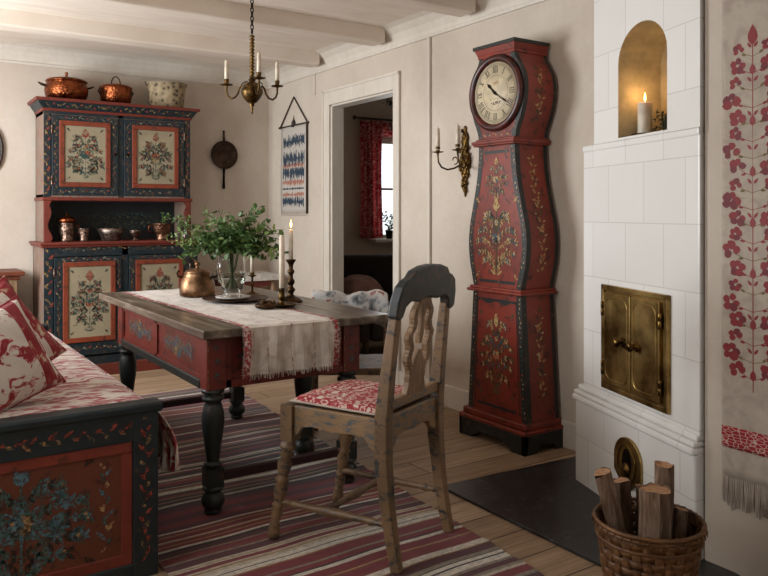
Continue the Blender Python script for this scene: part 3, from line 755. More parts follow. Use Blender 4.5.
frus(m, -DP - .008, .142, 2.07, -DP - .022, .158, 2.105); m.cm = 1; m.box(-DP - .028, .002, -.163, .163, 2.103, 2.122)
m.build('cornice', ['clockred', 'clockdark'], ck, bevel=.003)
# dial
fc = 1.857
def disc(r, x, n=48): return [(x, r * math.cos(2 * math.pi * k / n), fc + r * math.sin(2 * math.pi * k / n)) for k in range(n)]
m = MB(); T = Matrix.Translation((-DP, 0, fc)) @ Matrix.Rotation(R(-90), 4, 'Y'); m.T = T
m.lathe([(.165, 0), (.203, 0), (.204, .012), (.198, .022), (.182, .026), (.172, .02), (.165, .010)], 56, cap=False)
bz = m.build('bezel', paint('bezel_paint', '#5f2219', '#1c1412', .6, 12, .35, .5), ck)
m = MB(); m.T = T; m.lathe([(.170, .004), (.170, .008), (.001, .0085)], 56)
m.T = Matrix(); m.smooth = False
Fd = lambda a, b, o=0: (-DP - .0088 - o, -a, fc + b)
def strk(x0, y0, x1, y1, w, ang, rr, mi=1):
    # glyph strokes in a local frame, turned to stand radially
    c, s = math.cos(ang - math.pi / 2), math.sin(ang - math.pi / 2); q = lambda x, y: (x * c - (y + rr) * s, x * s + (y + rr) * c)
    line2(m, Fd, [q(x0, y0), q(x1, y1)], w, mi, .0004)
G = {'I': .011, 'V': .020, 'X': .020}
for hnum, txt in enumerate(['XII', 'I', 'II', 'III', 'IIII', 'V', 'VI', 'VII', 'VIII', 'IX', 'X', 'XI']):
    ang = math.pi / 2 - 2 * math.pi * hnum / 12; wtot = sum(G[c] for c in txt); x = -wtot / 2; rr = .125; h_ = .032
    for c in txt:
        w_ = G[c]; xm = x + w_ / 2
        if c == 'I': strk(xm, -h_ / 2, xm, h_ / 2, .004, ang, rr)
        if c == 'V': strk(xm - .007, h_ / 2, xm, -h_ / 2, .004, ang, rr); strk(xm + .007, h_ / 2, xm, -h_ / 2, .0022, ang, rr)
        if c == 'X': strk(xm - .007, h_ / 2, xm + .007, -h_ / 2, .004, ang, rr); strk(xm + .007, h_ / 2, xm - .007, -h_ / 2, .0022, ang, rr)
        x += w_
    strk(-wtot / 2, h_ / 2, wtot / 2, h_ / 2, .0015, ang, rr); strk(-wtot / 2, -h_ / 2, wtot / 2, -h_ / 2, .0015, ang, rr)
for k in range(60): strk(0, 0, 0, .005, .0012, 2 * math.pi * k / 60, .148)
for rr in (.094, .147, .155):
    p = [(rr * math.cos(2 * math.pi * k / 48), rr * math.sin(2 * math.pi * k / 48)) for k in range(49)]; line2(m, Fd, p, .0012, 1, .0003)
vine(m, Fd, (-.03, -.055), (.03, -.055), 8, .018, [2, 1], 1, .0005); vine(m, Fd, (-.02, .055), (.02, .055), 6, .016, [2, 2], 2, .0005)
vine(m, Fd, (-.045, -.03), (.045, -.03), 7, .012, [2], 5, .0005)
m.build('dial', ['dial', 'ink', 'gold'], ck)
def hand(name, ang, L, w, off):
    m = MB(); c, s = math.cos(ang), math.sin(ang)
    pl = [(-.02, -w * .6), (0, -w), (L * .5, -w * .6), (L * .72, -w * 1.5), (L, 0), (L * .72, w * 1.5), (L * .5, w * .6), (0, w), (-.02, w * .6)]
    m.prism([(x * c - y_ * s, x * s + y_ * c) for x, y_ in pl], lambda a, b: Fd(a, b, off), lambda a, b: Fd(a, b, off + .002)); m.build(name, 'iron', ck)
hand('hour_hand', math.pi / 2 - R(313), .082, .006, .004); hand('minute_hand', math.pi / 2 - R(122), .118, .0028, .007)
MB().turned(Fd(0, 0, 0), Fd(0, 0, .012), [(.008, 0), (.008, .8), (.003, 1)], 12).build('hand_boss', 'iron', ck)

# ------------------------------------------------------------ PAINTED HUTCH
hu = thing('painted_hutch', 'tall teal and red painted hutch with flowered cream door panels at back wall', 'hutch', (1.553, 6.31, 0))
# local: x -.574...575, y negative toward the room (front lower -.45, upper -.33), z up
XA, XB, XU = -.574, .574, .555; YL, YU = -.45, -.33
m = MB(); m.box(XA, XA + .03, YL, 0, .08, .985).box(XB - .03, XB, YL, 0, .08, .985).box(XA, XB, -.02, 0, .08, .985).box(XA, XB, YL, 0, .08, .12); m.box(XA, XB, YL, YL + .025, .96, .985)
m.cm = 1; m.box(XA + .001, XA + .065, YL - .004, YL + .02, .09, .985).box(XB - .065, XB - .001, YL - .004, YL + .02, .09, .985).box(-.024, .024, YL - .004, YL + .02, .1, .97).box(XA + .06, XB - .06, YL - .004, YL + .02, .90, .985).box(XA + .06, XB - .06, YL - .004, YL + .02, .09, .15)
m.smooth = False
Fl = FX(0, YL - .004, 0)
for s in (-1, 1): vine(m, Fl, (s * (XB - .033), .16), (s * (XB - .033), .95), 18, .05, [2, 3], 5 + s)
vine(m, Fl, (-.48, .955), (.48, .955), 26, .03, [3, 4, 3], 8)
m.build('lower_carcass', ['grey_wood', 'teal', PT['r'], PT['y'], PT['w']], hu, bevel=.002)
m = MB().box(XA - .015, XB + .015, YL - .022, 0, 0.0, .085); m.build('plinth', 'red', hu, bevel=.006)
m = MB().box(XA - .03, XB + .03, YL - .04, 0, .985, 1.006).box(XA - .018, XB + .018, YL - .025, 0, .968, .988); m.build('counter', 'red', hu, bevel=.007, seg=3)
def hdoor(x0, x1, z0, z1, yf, hinge_left, seed, px0, px1, pz0, pz1):
    d = MB(); d.box(x0, x1, yf - .012, yf + .006, z0, z1)
    Ff = FX(0, yf - .012, 0)
    for xx in ((x0 + px0) / 2, (x1 + px1) / 2): vine(d, Ff, (xx, z0 + .04), (xx, z1 - .04), int((z1 - z0) / .03), .026, [1, 2, 1], seed)
    for zz in ((z0 + pz0) / 2, (z1 + pz1) / 2): vine(d, Ff, (x0 + .05, zz), (x1 - .05, zz), int((x1 - x0) / .03), .026, [1, 2, 3], seed + 1)
    do = d.build('cabinet_door', ['teal', PT['y'], PT['r'], PT['w']], hu, bevel=.003)
    f = MB(); q = .036
    for a in ((px0, px1, pz0, pz0 + q), (px0, px1, pz1 - q, pz1), (px0, px0 + q, pz0 + q, pz1 - q), (px1 - q, px1, pz0 + q, pz1 - q)): f.box(a[0], a[1], yf - .024, yf - .010, a[2], a[3])
    f.build('panel_frame', 'orange', do, bevel=.004)
    p = MB(); p.box(px0 + q, px1 - q, yf - .015, yf - .011, pz0 + q, pz1 - q)
    w_, h_ = px1 - px0 - 2 * q, pz1 - pz0 - 2 * q
    bouquet(p, FX((px0 + px1) / 2, yf - .0155, (pz0 + pz1) / 2), w_ * .9, h_ * .93, 1, [1, 2, 1, 5], [3, 4, 1], seed, 1.4, 1.35, 6)
    p.build('flower_panel', ['cream', PT['t'], PT['g'], PT['r'], PT['y'], PT['k']], do)
    kx = x1 - .025 if hinge_left else x0 + .025; kz = (z0 + z1) / 2 + .02
    MB().turned((kx, yf - .012, kz), (kx, yf - .036, kz), [(.009, 0), (.005, .2), (.005, .5), (.010, .7), (.010, .9), (.003, 1)], 10).build('knob', 'iron', do)
    hx = x0 if hinge_left else x1
    for hz in (z0 + .11, z1 - .11): MB().turned((hx, yf - .013, hz - .035), (hx, yf - .013, hz + .035), [(.005, 0), (.007, .1), (.007, .9), (.005, 1)], 8).build('hinge', 'pewter', do)
for s in (-1, 1):
    a, b = sorted((s * .028, s * .505)); c, d = sorted((s * .075, s * .447)); hdoor(a, b, .165, .895, YL - .004, s < 0, 20 + s, c, d, .265, .86)
# open niche and upper part
m = MB(); m.box(-XU, -XU + .028, YU, 0, 1.006, 1.335).box(XU - .028, XU, YU, 0, 1.006, 1.335).box(-XU, XU, -.018, 0, 1.006, 1.335)
m.cm = 1; m.add([(-XU + .028, -.0185, 1.006), (XU - .028, -.0185, 1.006), (XU - .028, -.0185, 1.31), (-XU + .028, -.0185, 1.31)], [(0, 1, 2, 3)])
m.smooth = False; vine(m, FX(0, -.0186, 0), (-.5, 1.2), (.5, 1.2), 40, .05, [2, 3], 2); vine(m, FX(0, -.0186, 0), (-.5, 1.12), (.5, 1.12), 40, .05, [3, 2], 3)
m.build('open_shelf', ['grey_wood', 'black', PT['g'], PT['t']], hu)
for s in (-1, 1):
    pr_ = [(1.006, .05), (1.03, .062), (1.055, .058), (1.08, .045), (1.10, .034), (1.13, .030), (1.16, .036), (1.19, .048), (1.22, .054), (1.25, .050), (1.275, .040), (1.295, .048), (1.312, .062)]
    MB().prism([(0, 1.006)] + [(w_, z_) for z_, w_ in pr_] + [(0, 1.312)], lambda a, b: (s * (XU + .001 - a), YU - .016, b), lambda a, b: (s * (XU + .001 - a), YU + .006, b)).build('scroll_bracket', 'red', hu, bevel=.003)
m = MB().box(-XU, -XU + .028, YU, 0, 1.335, 1.98).box(XU - .028, XU, YU, 0, 1.335, 1.98).box(-XU, XU, -.02, 0, 1.335, 1.98).box(-XU, XU, YU, 0, 1.335, 1.36).box(-XU, XU, YU, 0, 1.95, 1.98)
m.cm = 1; m.box(-XU + .001, -XU + .05, YU - .004, YU + .02, 1.34, 1.98).box(XU - .05, XU - .001, YU - .004, YU + .02, 1.34, 1.98).box(-.02, .02, YU - .004, YU + .02, 1.34, 1.98).box(-XU + .05, XU - .05, YU - .004, YU + .02, 1.955, 1.98)
for s in (-1, 1): vine(m, FX(0, YU - .004, 0), (s * (XU - .026), 1.36), (s * (XU - .026), 1.96), 16, .045, [2, 3], 15 + s)
m.build('upper_carcass', ['grey_wood', 'teal', PT['r'], PT['y']], hu, bevel=.002)
m = MB().box(-XU - .012, XU + .012, YU - .02, 0, 1.312, 1.338); m.build('shelf_moulding', 'red', hu, bevel=.006, seg=3)
for s in (-1, 1):
    a, b = sorted((s * .022, s * .50)); c, d = sorted((s * .082, s * .450)); hdoor(a, b, 1.352, 1.95, YU - .004, s < 0, 30 + s, c, d, 1.415, 1.91)
m = MB()
def fr(x, y, z0, x2, y2, z1): m.add([(-x, y, z0), (x, y, z0), (x, 0, z0), (-x, 0, z0), (-x2, y2, z1), (x2, y2, z1), (x2, 0, z1), (-x2, 0, z1)], [(0, 3, 2, 1), (4, 5, 6, 7), (0, 1, 5, 4), (1, 2, 6, 5), (2, 3, 7, 6), (3, 0, 4, 7)])
fr(XU + .006, YU - .012, 1.975, XU + .012, YU - .018, 1.995); m.cm = 2; fr(XU + .012, YU - .018, 1.995, XU + .045, YU - .055, 2.045); m.cm = 1; fr(XU + .058, YU - .066, 2.045, XU + .062, YU - .07, 2.068)
def Fc(a, b, o=0): return (a, YU - .018 - .037 * (b - 1.995) / .05 - o - .001, b)
vine(m, Fc, (-.55, 2.02), (.55, 2.02), 34, .03, [3, 4, 3], 6)
m.build('cornice', ['red', 'red', 'teal', PT['y'], PT['r']], hu, bevel=.003)

# things on top of the hutch ------------------------------------------------
HT = 2.068
def zs(p, k): return [(r_, z_ * k) for r_, z_ in p]
cd = thing('copper_cauldron', 'large round copper pot with lid, leftmost on top of the hutch', 'pot', (1.185, 6.12, HT))
MB().lathe([(.095, 0), (.13, .01), (.152, .05), (.157, .09), (.150, .125), (.14, .14), (.145, .148), (.138, .15), (.13, .14), (.001, .14)], 36).build('bowl', 'copper', cd)
MB().lathe([(.148, .150), (.15, .156), (.135, .170), (.08, .182), (.03, .188), (.012, .192), (.008, .205), (.012, .215), (.012, .225), (.001, .232)], 36).build('lid', 'copper', cd)
for s in (-1, 1): MB().tube([(s * .15, -.02, .115), (s * .18, -.02, .125), (s * .197, 0, .135), (s * .18, .02, .125), (s * .15, .02, .115)], .006, 8).build('handle', 'bronze', cd)
cb = thing('copper_bucket', 'small woven-look copper pot with loop handle between cauldron and pierced basket', 'pot', (1.552, 6.12, HT))
MB().lathe(zs([(.09, 0), (.112, .01), (.12, .06), (.122, .10), (.126, .112), (.118, .114), (.115, .10), (.001, .1)], 1.3), 32).build('bowl', 'copper', cb)
MB().lathe([(.118, .146), (.10, .160), (.05, .170), (.02, .173), (.001, .175)], 28).build('lid', 'copper', cb)
MB().tube([(.035 * math.cos(t * math.pi / 8), 0, .168 + .065 * math.sin(t * math.pi / 8)) for t in range(9)], .005, 8).build('handle', 'bronze', cb)
for s in (-1, 1): MB().tube([(s * .12, 0, .085), (s * .135, 0, .11), (s * .12, 0, .13)], .006, 6).build('ear', 'bronze', cb)
kp = N('pierced_cream_wicker'); v1 = kp.n('TexVoronoi', {'Vector': kp.pos((1, 1, 1)), 'Scale': 26}).outputs[0]
kp.set(Base_Color=kp.ramp(v1, [(.2, '#40352a'), (.34, '#857458'), (.8, '#a08d6e')]), Roughness=.8); kp.bump(v1, .5, .01)
pb = thing('pierced_basket', 'tall cream pierced basket, rightmost on top of the hutch', 'basket', (1.955, 6.12, HT))
MB().lathe([(.125, 0), (.132, .01), (.148, .12), (.155, .20), (.16, .21), (.15, .212), (.145, .2), (.12, .02), (.001, .02)], 36).build('wicker_body', kp.m, pb)
MB().tube([(.157 * math.cos(k * math.pi / 18), .157 * math.sin(k * math.pi / 18), .21) for k in range(36)], .006, 6, True).build('rim', 'cream', pb)
for s in (-1, 1): MB().tube([(s * .152, -.025, .19), (s * .172, -.01, .225), (s * .172, .01, .225), (s * .152, .025, .19)], .006, 6).build('ear', 'cream', pb)

# things on the hutch counter ------------------------------------------------
CZ = 1.0065
jg = thing('lidded_copper_jug', 'narrow copper jug with reddish lid, leftmost in the hutch niche', 'jug', (1.17, 6.03, CZ))
MB().lathe([(.045, 0), (.048, .008), (.042, .02), (.055, .07), (.058, .10), (.048, .13), (.052, .14), (.045, .14), (.001, .13)], 24).build('body', 'pewter', jg)
MB().lathe([(.05, .14), (.066, .15), (.066, .165), (.035, .185), (.012, .19), (.01, .205), (.004, .215)], 24).build('lid', 'copper', jg)
MB().tube([(.05, 0, .12), (.085, 0, .12), (.09, 0, .07), (.055, 0, .04)], .006, 6).build('handle', 'copper', jg)
cu = thing('pewter_beaker', 'small footed pewter beaker right of the copper jug in the hutch', 'cup', (1.285, 6.0, CZ))
MB().lathe([(.032, 0), (.034, .006), (.026, .014), (.034, .05), (.042, .095), (.038, .096), (.03, .05), (.001, .03)], 24).build('cup_body', 'pewter', cu)
MB().tube([(.042 * math.cos(k * math.pi / 12), .042 * math.sin(k * math.pi / 12), .095) for k in range(24)], .0025, 5, True).build('rim', 'silver', cu)
bo = thing('patterned_bowl', 'wide brown patterned bowl in the middle of the hutch niche', 'bowl', (1.49, 6.02, CZ))
MB().lathe([(.06, 0), (.065, .006), (.085, .05), (.105, .092), (.10, .094), (.08, .05), (.05, .015), (.001, .012)], 32).build('bowl_body', metal('patterned_tin', '#4a3a33', '#9a8a7e', .45, 40), bo)
MB().tube([(.104 * math.cos(k * math.pi / 16), .104 * math.sin(k * math.pi / 16), .093) for k in range(32)], .004, 5, True).build('rim', 'pewter', bo)
go = thing('pewter_goblet', 'small round pewter goblet between the bowl and the plant pot', 'goblet', (1.66, 5.97, CZ))
MB().lathe([(.026, 0), (.028, .004), (.012, .012), (.01, .022), (.03, .035), (.043, .06), (.044, .078), (.039, .078), (.03, .05), (.001, .04)], 24).build('goblet_body', 'pewter', go)
MB().tube([(.043 * math.cos(k * math.pi / 12), .043 * math.sin(k * math.pi / 12), .078) for k in range(24)], .0022, 5, True).build('rim', 'silver', go)
def sprig(mb, p, d, L, n, rng, ls=.03, mats=(0, 1), stem=2, droop=.3, lw=.5):
    p = Vector(p); d = Vector(d).normalized(); pts = [p.copy()]
    for k in range(n):
        d = (d + Vector((rng.uniform(-.18, .18), rng.uniform(-.18, .18), rng.uniform(-.1, .1) - droop / n))).normalized(); p = p + d * L / n; pts.append(p.copy())
        for q in range(2):
            a = rng.uniform(0, 6.28); o = d.orthogonal().normalized(); o = Matrix.Rotation(a, 3, d) @ o
            v = (o + d * rng.uniform(.2, .9)).normalized() * ls * rng.uniform(.6, 1.2); w_ = v.cross(Vector((rng.uniform(-1, 1), rng.uniform(-1, 1), 1))).normalized() * v.length * lw * .5
            up = Vector((0, 0, v.length * .12)); mb.cm = mats[rng.random() > .6]; mb.smooth = False
            mb.add([p, p + v * .4 + w_, p + v * .8 + w_ * .6, p + v, p + v * .8 - w_ * .6, p + v * .4 - w_, p + v * .5 - up], [(0, 1, 2, 6), (2, 3, 6), (3, 4, 6), (4, 5, 0, 6)])
    mb.cm = stem; mb.tube(pts, .0016, 4)
pp = thing('plant_pot', 'handled copper pot holding a small sprig at the right of the hutch niche', 'plant pot', (1.88, 5.99, CZ))
MB().lathe([(.05, 0), (.054, .008), (.046, .018), (.062, .05), (.072, .10), (.075, .125), (.078, .13), (.07, .13), (.066, .11), (.001, .11)], 28).build('pot_body', metal('rosy_pewter', '#5c3c2e', '#97735c', .38, 12, 60), pp)
MB().tube([(-.07, 0, .11), (-.105, 0, .115), (-.11, 0, .07), (-.066, 0, .05)], .006, 6).build('handle', 'copper', pp)
rng = random.Random(2); m = MB()
for k in range(4): sprig(m, (rng.uniform(-.02, .02), 0, .11), (rng.uniform(-.3, .3), rng.uniform(-.3, .3), 1), .10, 6, rng, .024)
m.build('sprig', ['leaf', 'leaf2', 'stem'], pp)
vl = thing('bottle_vase', 'small bottle vase with green sprigs at the right end of the hutch niche', 'vase', (2.05, 5.93, CZ))
MB().lathe([(.022, 0), (.026, .01), (.026, .045), (.012, .065), (.01, .085), (.013, .09), (.009, .09)], 16).build('bottle', metal('plum_lustre', '#3c2c30', '#77666a', .25, 12), vl)
rng = random.Random(21); m = MB()
for k in range(7): sprig(m, (0, 0, .085), (rng.uniform(-.9, .5), rng.uniform(-.6, .2), rng.uniform(.3, 1)), rng.uniform(.10, .19), 8, rng, .028)
m.build('sprig', ['leaf', 'leaf2', 'stem'], vl)

# ------------------------------------------------------------ small furniture on the back wall
sb = thing('side_cabinet', 'low worn reddish side cabinet left of the hutch behind the bench', 'cabinet', (.53, 6.30, 0))
B(-.29, .29, -.36, 0, .08, .765).build('carcass', 'oldwood', sb, bevel=.004)
B(-.33, .335, -.39, 0, .77, .80).build('cabinet_top', 'rust', sb, bevel=.006, seg=3)
B(-.30, .305, -.37, 0, .74, .77).build('moulding', 'rust', sb, bevel=.006)
dd = B(-.25, .25, -.372, -.358, .14, .70).build('cabinet_door', 'rust', sb, bevel=.004)
MB().turned((.2, -.372, .45), (.2, -.395, .45), [(.008, 0), (.005, .3), (.011, .7), (.004, 1)], 10).build('knob', 'iron', dd)
for sx in (-1, 1):
    for y_ in (-.33, -.03): B(sx * .26 - .02, sx * .26 + .02, y_ - .02, y_ + .02, 0, .082).build('foot', 'oldwood', sb)
ov = thing('oval_wall_mirror', 'dark framed oval mirror hanging left of the hutch', 'mirror', (.68, 6.322, 1.70))
MB().tube([(.085 * math.cos(k * math.pi / 20), -.012, .17 * math.sin(k * math.pi / 20)) for k in range(40)], .012, 8, True).build('mirror_frame', 'darkwood', ov)
MB().prism([(.08 * math.cos(k * math.pi / 20), .165 * math.sin(k * math.pi / 20)) for k in range(40)], lambda a, b: (a, -.002, b), lambda a, b: (a, -.006, b)).build('mirror_glass', metal('old_mirror', '#6d6763', '#8a8480', .12, 6), ov)
# small table in the far corner
ct = thing('corner_table', 'small wooden table with white cloth in the far corner behind the vase', 'table', (2.62, 6.05, 0))
B(-.25, .23, -.18, .2, .665, .69).build('tabletop', 'oldwood', ct, bevel=.004)
B(-.22, .20, -.15, .18, .59, .665).build('apron', 'red', ct, bevel=.003)
for sx in (-.215, .195):
    for sy in (-.145, .175): MB().turned((sx, sy, 0), (sx, sy, .665), [(.014, 0), (.018, .05), (.014, .2), (.02, .5), (.014, .7), (.022, .72), (.022, 1)], 10).build('leg', 'oldwood', ct)
def clf(u, v):
    x = -.265 + .51 * u; y_ = -.195 + .41 * v; e = min(u, 1 - u, v, 1 - v); z = .6935 - (.035 if e < .02 else 0); return (x, y_, z + .002 * math.sin(u * 20))
def tray(mb):
    pass
m = MB(); m.box(-.258, .238, -.188, .208, .691, .697); m.box(-.262, -.256, -.19, .21, .655, .697).box(.236, .242, -.19, .21, .655, .697).box(-.262, .242, -.194, -.188, .645, .697)
cc = tag(m.build('table_cloth', 'white', bevel=.003), 'white cloth covering the small corner table', 'tablecloth'); cc.location = (2.62, 6.05, 0)

# hanging pan
pn = thing('hanging_pan', 'brown long-handled frying pan hung on the back wall right of hutch', 'pan', (2.531, 6.33, 1.735))
m = MB(); m.T = Matrix.Rotation(R(90), 4, 'X'); m.lathe([(.098, .004), (.122, .03), (.126, .031), (.122, .034), (.098, .012), (.06, .011), (.055, .014), (.05, .011), (.001, .011)], 40); m.build('pan_body', 'pan', pn)
MB().sweep([(0, -.02, .11), (0, -.018, .16), (0, -.016, .20), (0, -.014, .215)], [.022, .014, .012, .022], .006).build('hanging_loop', 'iron', pn)
MB().sweep([(0, -.02, -.11), (0, -.018, -.17), (0, -.015, -.24), (0, -.012, -.30)], [.024, .016, .02, .026], .007).build('handle', 'iron', pn)

# woven scroll hanging on right wall
sr = thing('woven_scroll', 'narrow white wall scroll with blue woven bands hung left of the doorway', 'wall hanging', (XR, 5.80, 1.6))
kw = N('banded_tapestry'); sep = kw.n('SeparateXYZ', {0: kw.tc.outputs['Object']})
nz = kw.n('MapRange', {0: kw.noise((1, 26, 5), 2.6, 3, .6, .5), 1: .36, 2: .62, 3: .05, 4: 1.0}).outputs[0]
mz = kw.n('Math', {0: kw.n('Math', {0: sep.outputs[2], 1: .10}, operation='MULTIPLY').outputs[0], 1: 0.0}, operation='ADD').outputs[0]
bands = [(-.28, .035, 0), (-.22, .016, 1), (-.17, .008, 0), (-.115, .022, 1), (-.03, .05, 0), (.035, .022, 1), (.09, .05, 0), (.235, .045, 0)]
wcol = None; cur = kw.mix(0.0, '#b9b0a6', '#b9b0a6')
for bz_, bw, typ in bands:
    dd_ = kw.n('Math', {0: kw.n('Math', {0: kw.n('Math', {0: sep.outputs[2], 1: bz_}, operation='SUBTRACT').outputs[0]}, operation='ABSOLUTE').outputs[0],
                   1: kw.n('Math', {0: nz, 1: bw * 1.5}, operation='MULTIPLY').outputs[0]}, operation='LESS_THAN').outputs[0]
    edge = kw.n('Math', {0: kw.n('Math', {0: sep.outputs[1]}, operation='ABSOLUTE').outputs[0], 1: .20}, operation='LESS_THAN').outputs[0]
    cur = kw.mix(kw.n('Math', {0: dd_, 1: edge}, operation='MULTIPLY').outputs[0], cur, '#2b3a48' if typ == 0 else '#a06c5a')
kw.set(Base_Color=cur, Roughness=.9)
MB().grid(10, 20, lambda u, v: (-.012 - .003 * math.sin(u * 8 + v * 5), .24 - u * .48, -.38 + v * .755)).build('cloth', kw.m, sr, solid=.003)
MB().turned((-.014, -.27, .375), (-.014, .27, .375), [(.01, 0), (.012, .02), (.007, .04), (.007, .96), (.012, .98), (.01, 1)], 10).build('top_rod', 'darkwood', sr)
B(-.02, -.008, -.252, -.240, -.385, .37).build('side_batten', 'darkwood', sr)
MB().tube([(-.014, -.25, .38), (-.01, 0, .62), (-.014, .25, .38)], .006, 6).build('hanging_cord', 'darkwood', sr)
MB().turned((-.012, 0, .36), (-.012, 0, .46), [(.022, 0), (.02, .4), (.004, .7), (.002, 1)], 8).build('tassel', 'ink', sr)
m = MB(); rng = random.Random(1)
for k in range(26):
    yy = .235 - .47 * k / 25; m.tube([(-.012, yy, -.378), (-.012, yy + rng.uniform(-.004, .004), -.405)], .002, 4)
m.build('fringe', 'linen', sr)

# ------------------------------------------------------------ candles: shared builders
def taper(name, label, loc, L=.155, r=.0105, lit=False, group=None, wick=True):
    t = thing(name, label, 'candle', loc, 0, group)
    MB().lathe([(r, 0), (r, L * .5), (r * .92, L - .006), (r * .5, L), (.0008, L + .001)], 14).build('wax', 'wax', t)
    m = MB(); m.tube([(0, 0, L), (.001, .0005, L + .008), (.002, .001, L + .013)], .0009, 4); m.build('wick', 'ink', t)
    if lit:
        m = MB(); flame_mesh(m, 0, 0, L + .008, .04); m.build('flame', 'flame', t)
        point('candle_light', (loc[0], loc[1], loc[2] + L + .06), .5)
    return t
def cup(mb, x, y, z, r=.026):
    mb.lathe([(.004, -.022), (.008, -.016), (.005, -.010), (.012, -.004), (r, .0), (r * 1.05, .004), (r * .7, .003), (.012, .004), (.0135, .02), (.0145, .03), (.0145, .034), (.011, .034), (.011, .012), (.001, .012)], 18, (x, y, z))
# chandelier
CHX, CHY, CHZ = 1.81, 4.08, 1.925
ch = thing('brass_chandelier', 'three-armed brass chandelier on a chain above the table', 'chandelier', (CHX, CHY, CHZ))
MB().lathe([(.001, -.125), (.007, -.12), (.004, -.105), (.009, -.098), (.005, -.085), (.016, -.075), (.012, -.066), (.03, -.055), (.052, -.03), (.064, 0), (.062, .02), (.045, .036), (.05, .044), (.036, .052), (.016, .064), (.022, .075), (.012, .09)], 28).build('body', 'brassd', ch)
m = MB(); prof = [(.010, 0)]
for k in range(13): prof += [(.009, .005 + k / 13), (.017, .035 + k / 13), (.010, .065 + k / 13)]
m.turned((0, 0, .085), (0, 0, .34), [(r, min(1, t)) for r, t in prof], 12); m.build('twisted_stem', 'brassd', ch)
m = MB(); z = .345; k = 0
while z < ZC - CHZ - .005:
    pts = []
    for q in range(12):
        t = 2 * math.pi * q / 12; a_, b_ = .0085 * math.cos(t), .016 * math.sin(t); pts.append((a_, 0, z + .014 + b_) if k % 2 else (0, a_, z + .014 + b_))
    m.tube(pts, .0034, 6, True); z += .025; k += 1
m.build('chain', 'iron', ch)
MB().lathe([(.02, ZC - CHZ - .002), (.018, ZC - CHZ - .014), (.006, ZC - CHZ - .022)], 12).build('ceiling_hook', 'iron', ch)
for q in range(6):
    a_ = q * math.pi / 3 + .4; c, s = math.cos(a_), math.sin(a_)
    MB().tube([(c * (.045 + .016 * math.cos(t)), s * (.045 + .016 * math.cos(t)), .045 + .016 * math.sin(t)) for t in [k_ * .6 for k_ in range(9)]], .003, 6).build('scroll_ornament', 'brassd', ch)
for k, (ang, lb) in enumerate(((R(126), 'leftmost'), (R(259), 'middle'), (R(6), 'rightmost'))):
    c, s = math.cos(ang), math.sin(ang); m = MB(); pts = []
    for r_, z_ in ((.05, .03), (.07, .046), (.085, .03), (.095, 0), (.115, -.022), (.14, -.028), (.162, -.012), (.172, .015), (.172, .04)): pts.append((c * r_, s * r_, z_))
    sm = []
    for i in range(len(pts) - 1):
        for q in range(3): sm.append(tuple(pts[i][j] + (pts[i + 1][j] - pts[i][j]) * q / 3 for j in range(3)))
    sm.append(pts[-1]); m.tube(sm, .0058, 8)
    ao = m.build('arm', 'brassd', ch)
    m = MB(); cup(m, c * .172, s * .172, .055, .036); m.build('candle_cup', 'brassd', ao)
    taper('taper_candle', 'unlit ivory candle on the chandelier, %s of its three' % lb, (CHX + c * .172, CHY + s * .172, CHZ + .0675), .135, .0125, False, 'chandelier candles')
# wall sconce
sn = thing('brass_sconce', 'ornate brass wall sconce with two arms left of the clock', 'sconce', (XR, 3.52, 1.54))
half = [(0, .215), (.012, .20), (.008, .18), (.02, .165), (.03, .14), (.022, .115), (.028, .09), (.018, .07), (.026, .045), (.044, .02), (.05, -.01), (.044, -.04), (.03, -.055), (.036, -.08), (.026, -.10), (.016, -.12), (.018, -.145), (.008, -.17), (.006, -.20), (0, -.225)]
pl = half + [(-a, b) for a, b in half[-2:0:-1]]
m = MB().prism(pl, lambda a, b: (0, a, b), lambda a, b: (-.016, a, b)); m.build('backplate', 'brassd', sn, bevel=.005, seg=2)
m = MB(); rng = random.Random(6)
for k in range(40):
    b = rng.uniform(-.19, .19); mx = .012 + .03 * math.exp(-((b) / .07) ** 2) + .01; a = rng.uniform(-mx, mx); m.ball((-.018, a, b), rng.uniform(.006, .012), 8, (1, 1, 1.3))
m.tube([(-.02, .02 * math.sin(t * .8), -.18 + t * .022) for t in range(17)], .006, 6); m.build('relief', 'brass', sn)
for s, lb in ((1, 'left'), (-1, 'right')):
    key = [(-.018, s * .02, -.02), (-.05, s * .05, -.045), (-.085, s * .075, -.055), (-.12, s * .09, -.04), (-.14, s * .095, -.01), (-.145, s * .095, .03)]
    sm = []
    for i in range(len(key) - 1):
        for q in range(4): sm.append(tuple(key[i][j] + (key[i + 1][j] - key[i][j]) * q / 4 for j in range(3)))
    sm.append(key[-1]); m = MB(); m.tube(sm, .0055, 8)
    m.tube([(-.05 - .02 * math.cos(t), s * (.045 + .0 * t), .0 + .022 * math.sin(t)) for t in [k * .55 for k in range(10)]], .004, 6)
    ao = m.build('arm', 'brassd', sn); m = MB(); cup(m, -.145, s * .095, .05, .034); m.build('candle_cup', 'brassd', ao)
    taper('taper_candle', 'unlit ivory candle on the %s arm of the wall sconce' % lb, (XR - .145, 3.52 + s * .095, 1.5905 + .0118), 1.35e-1, .0135, False, 'sconce candles')

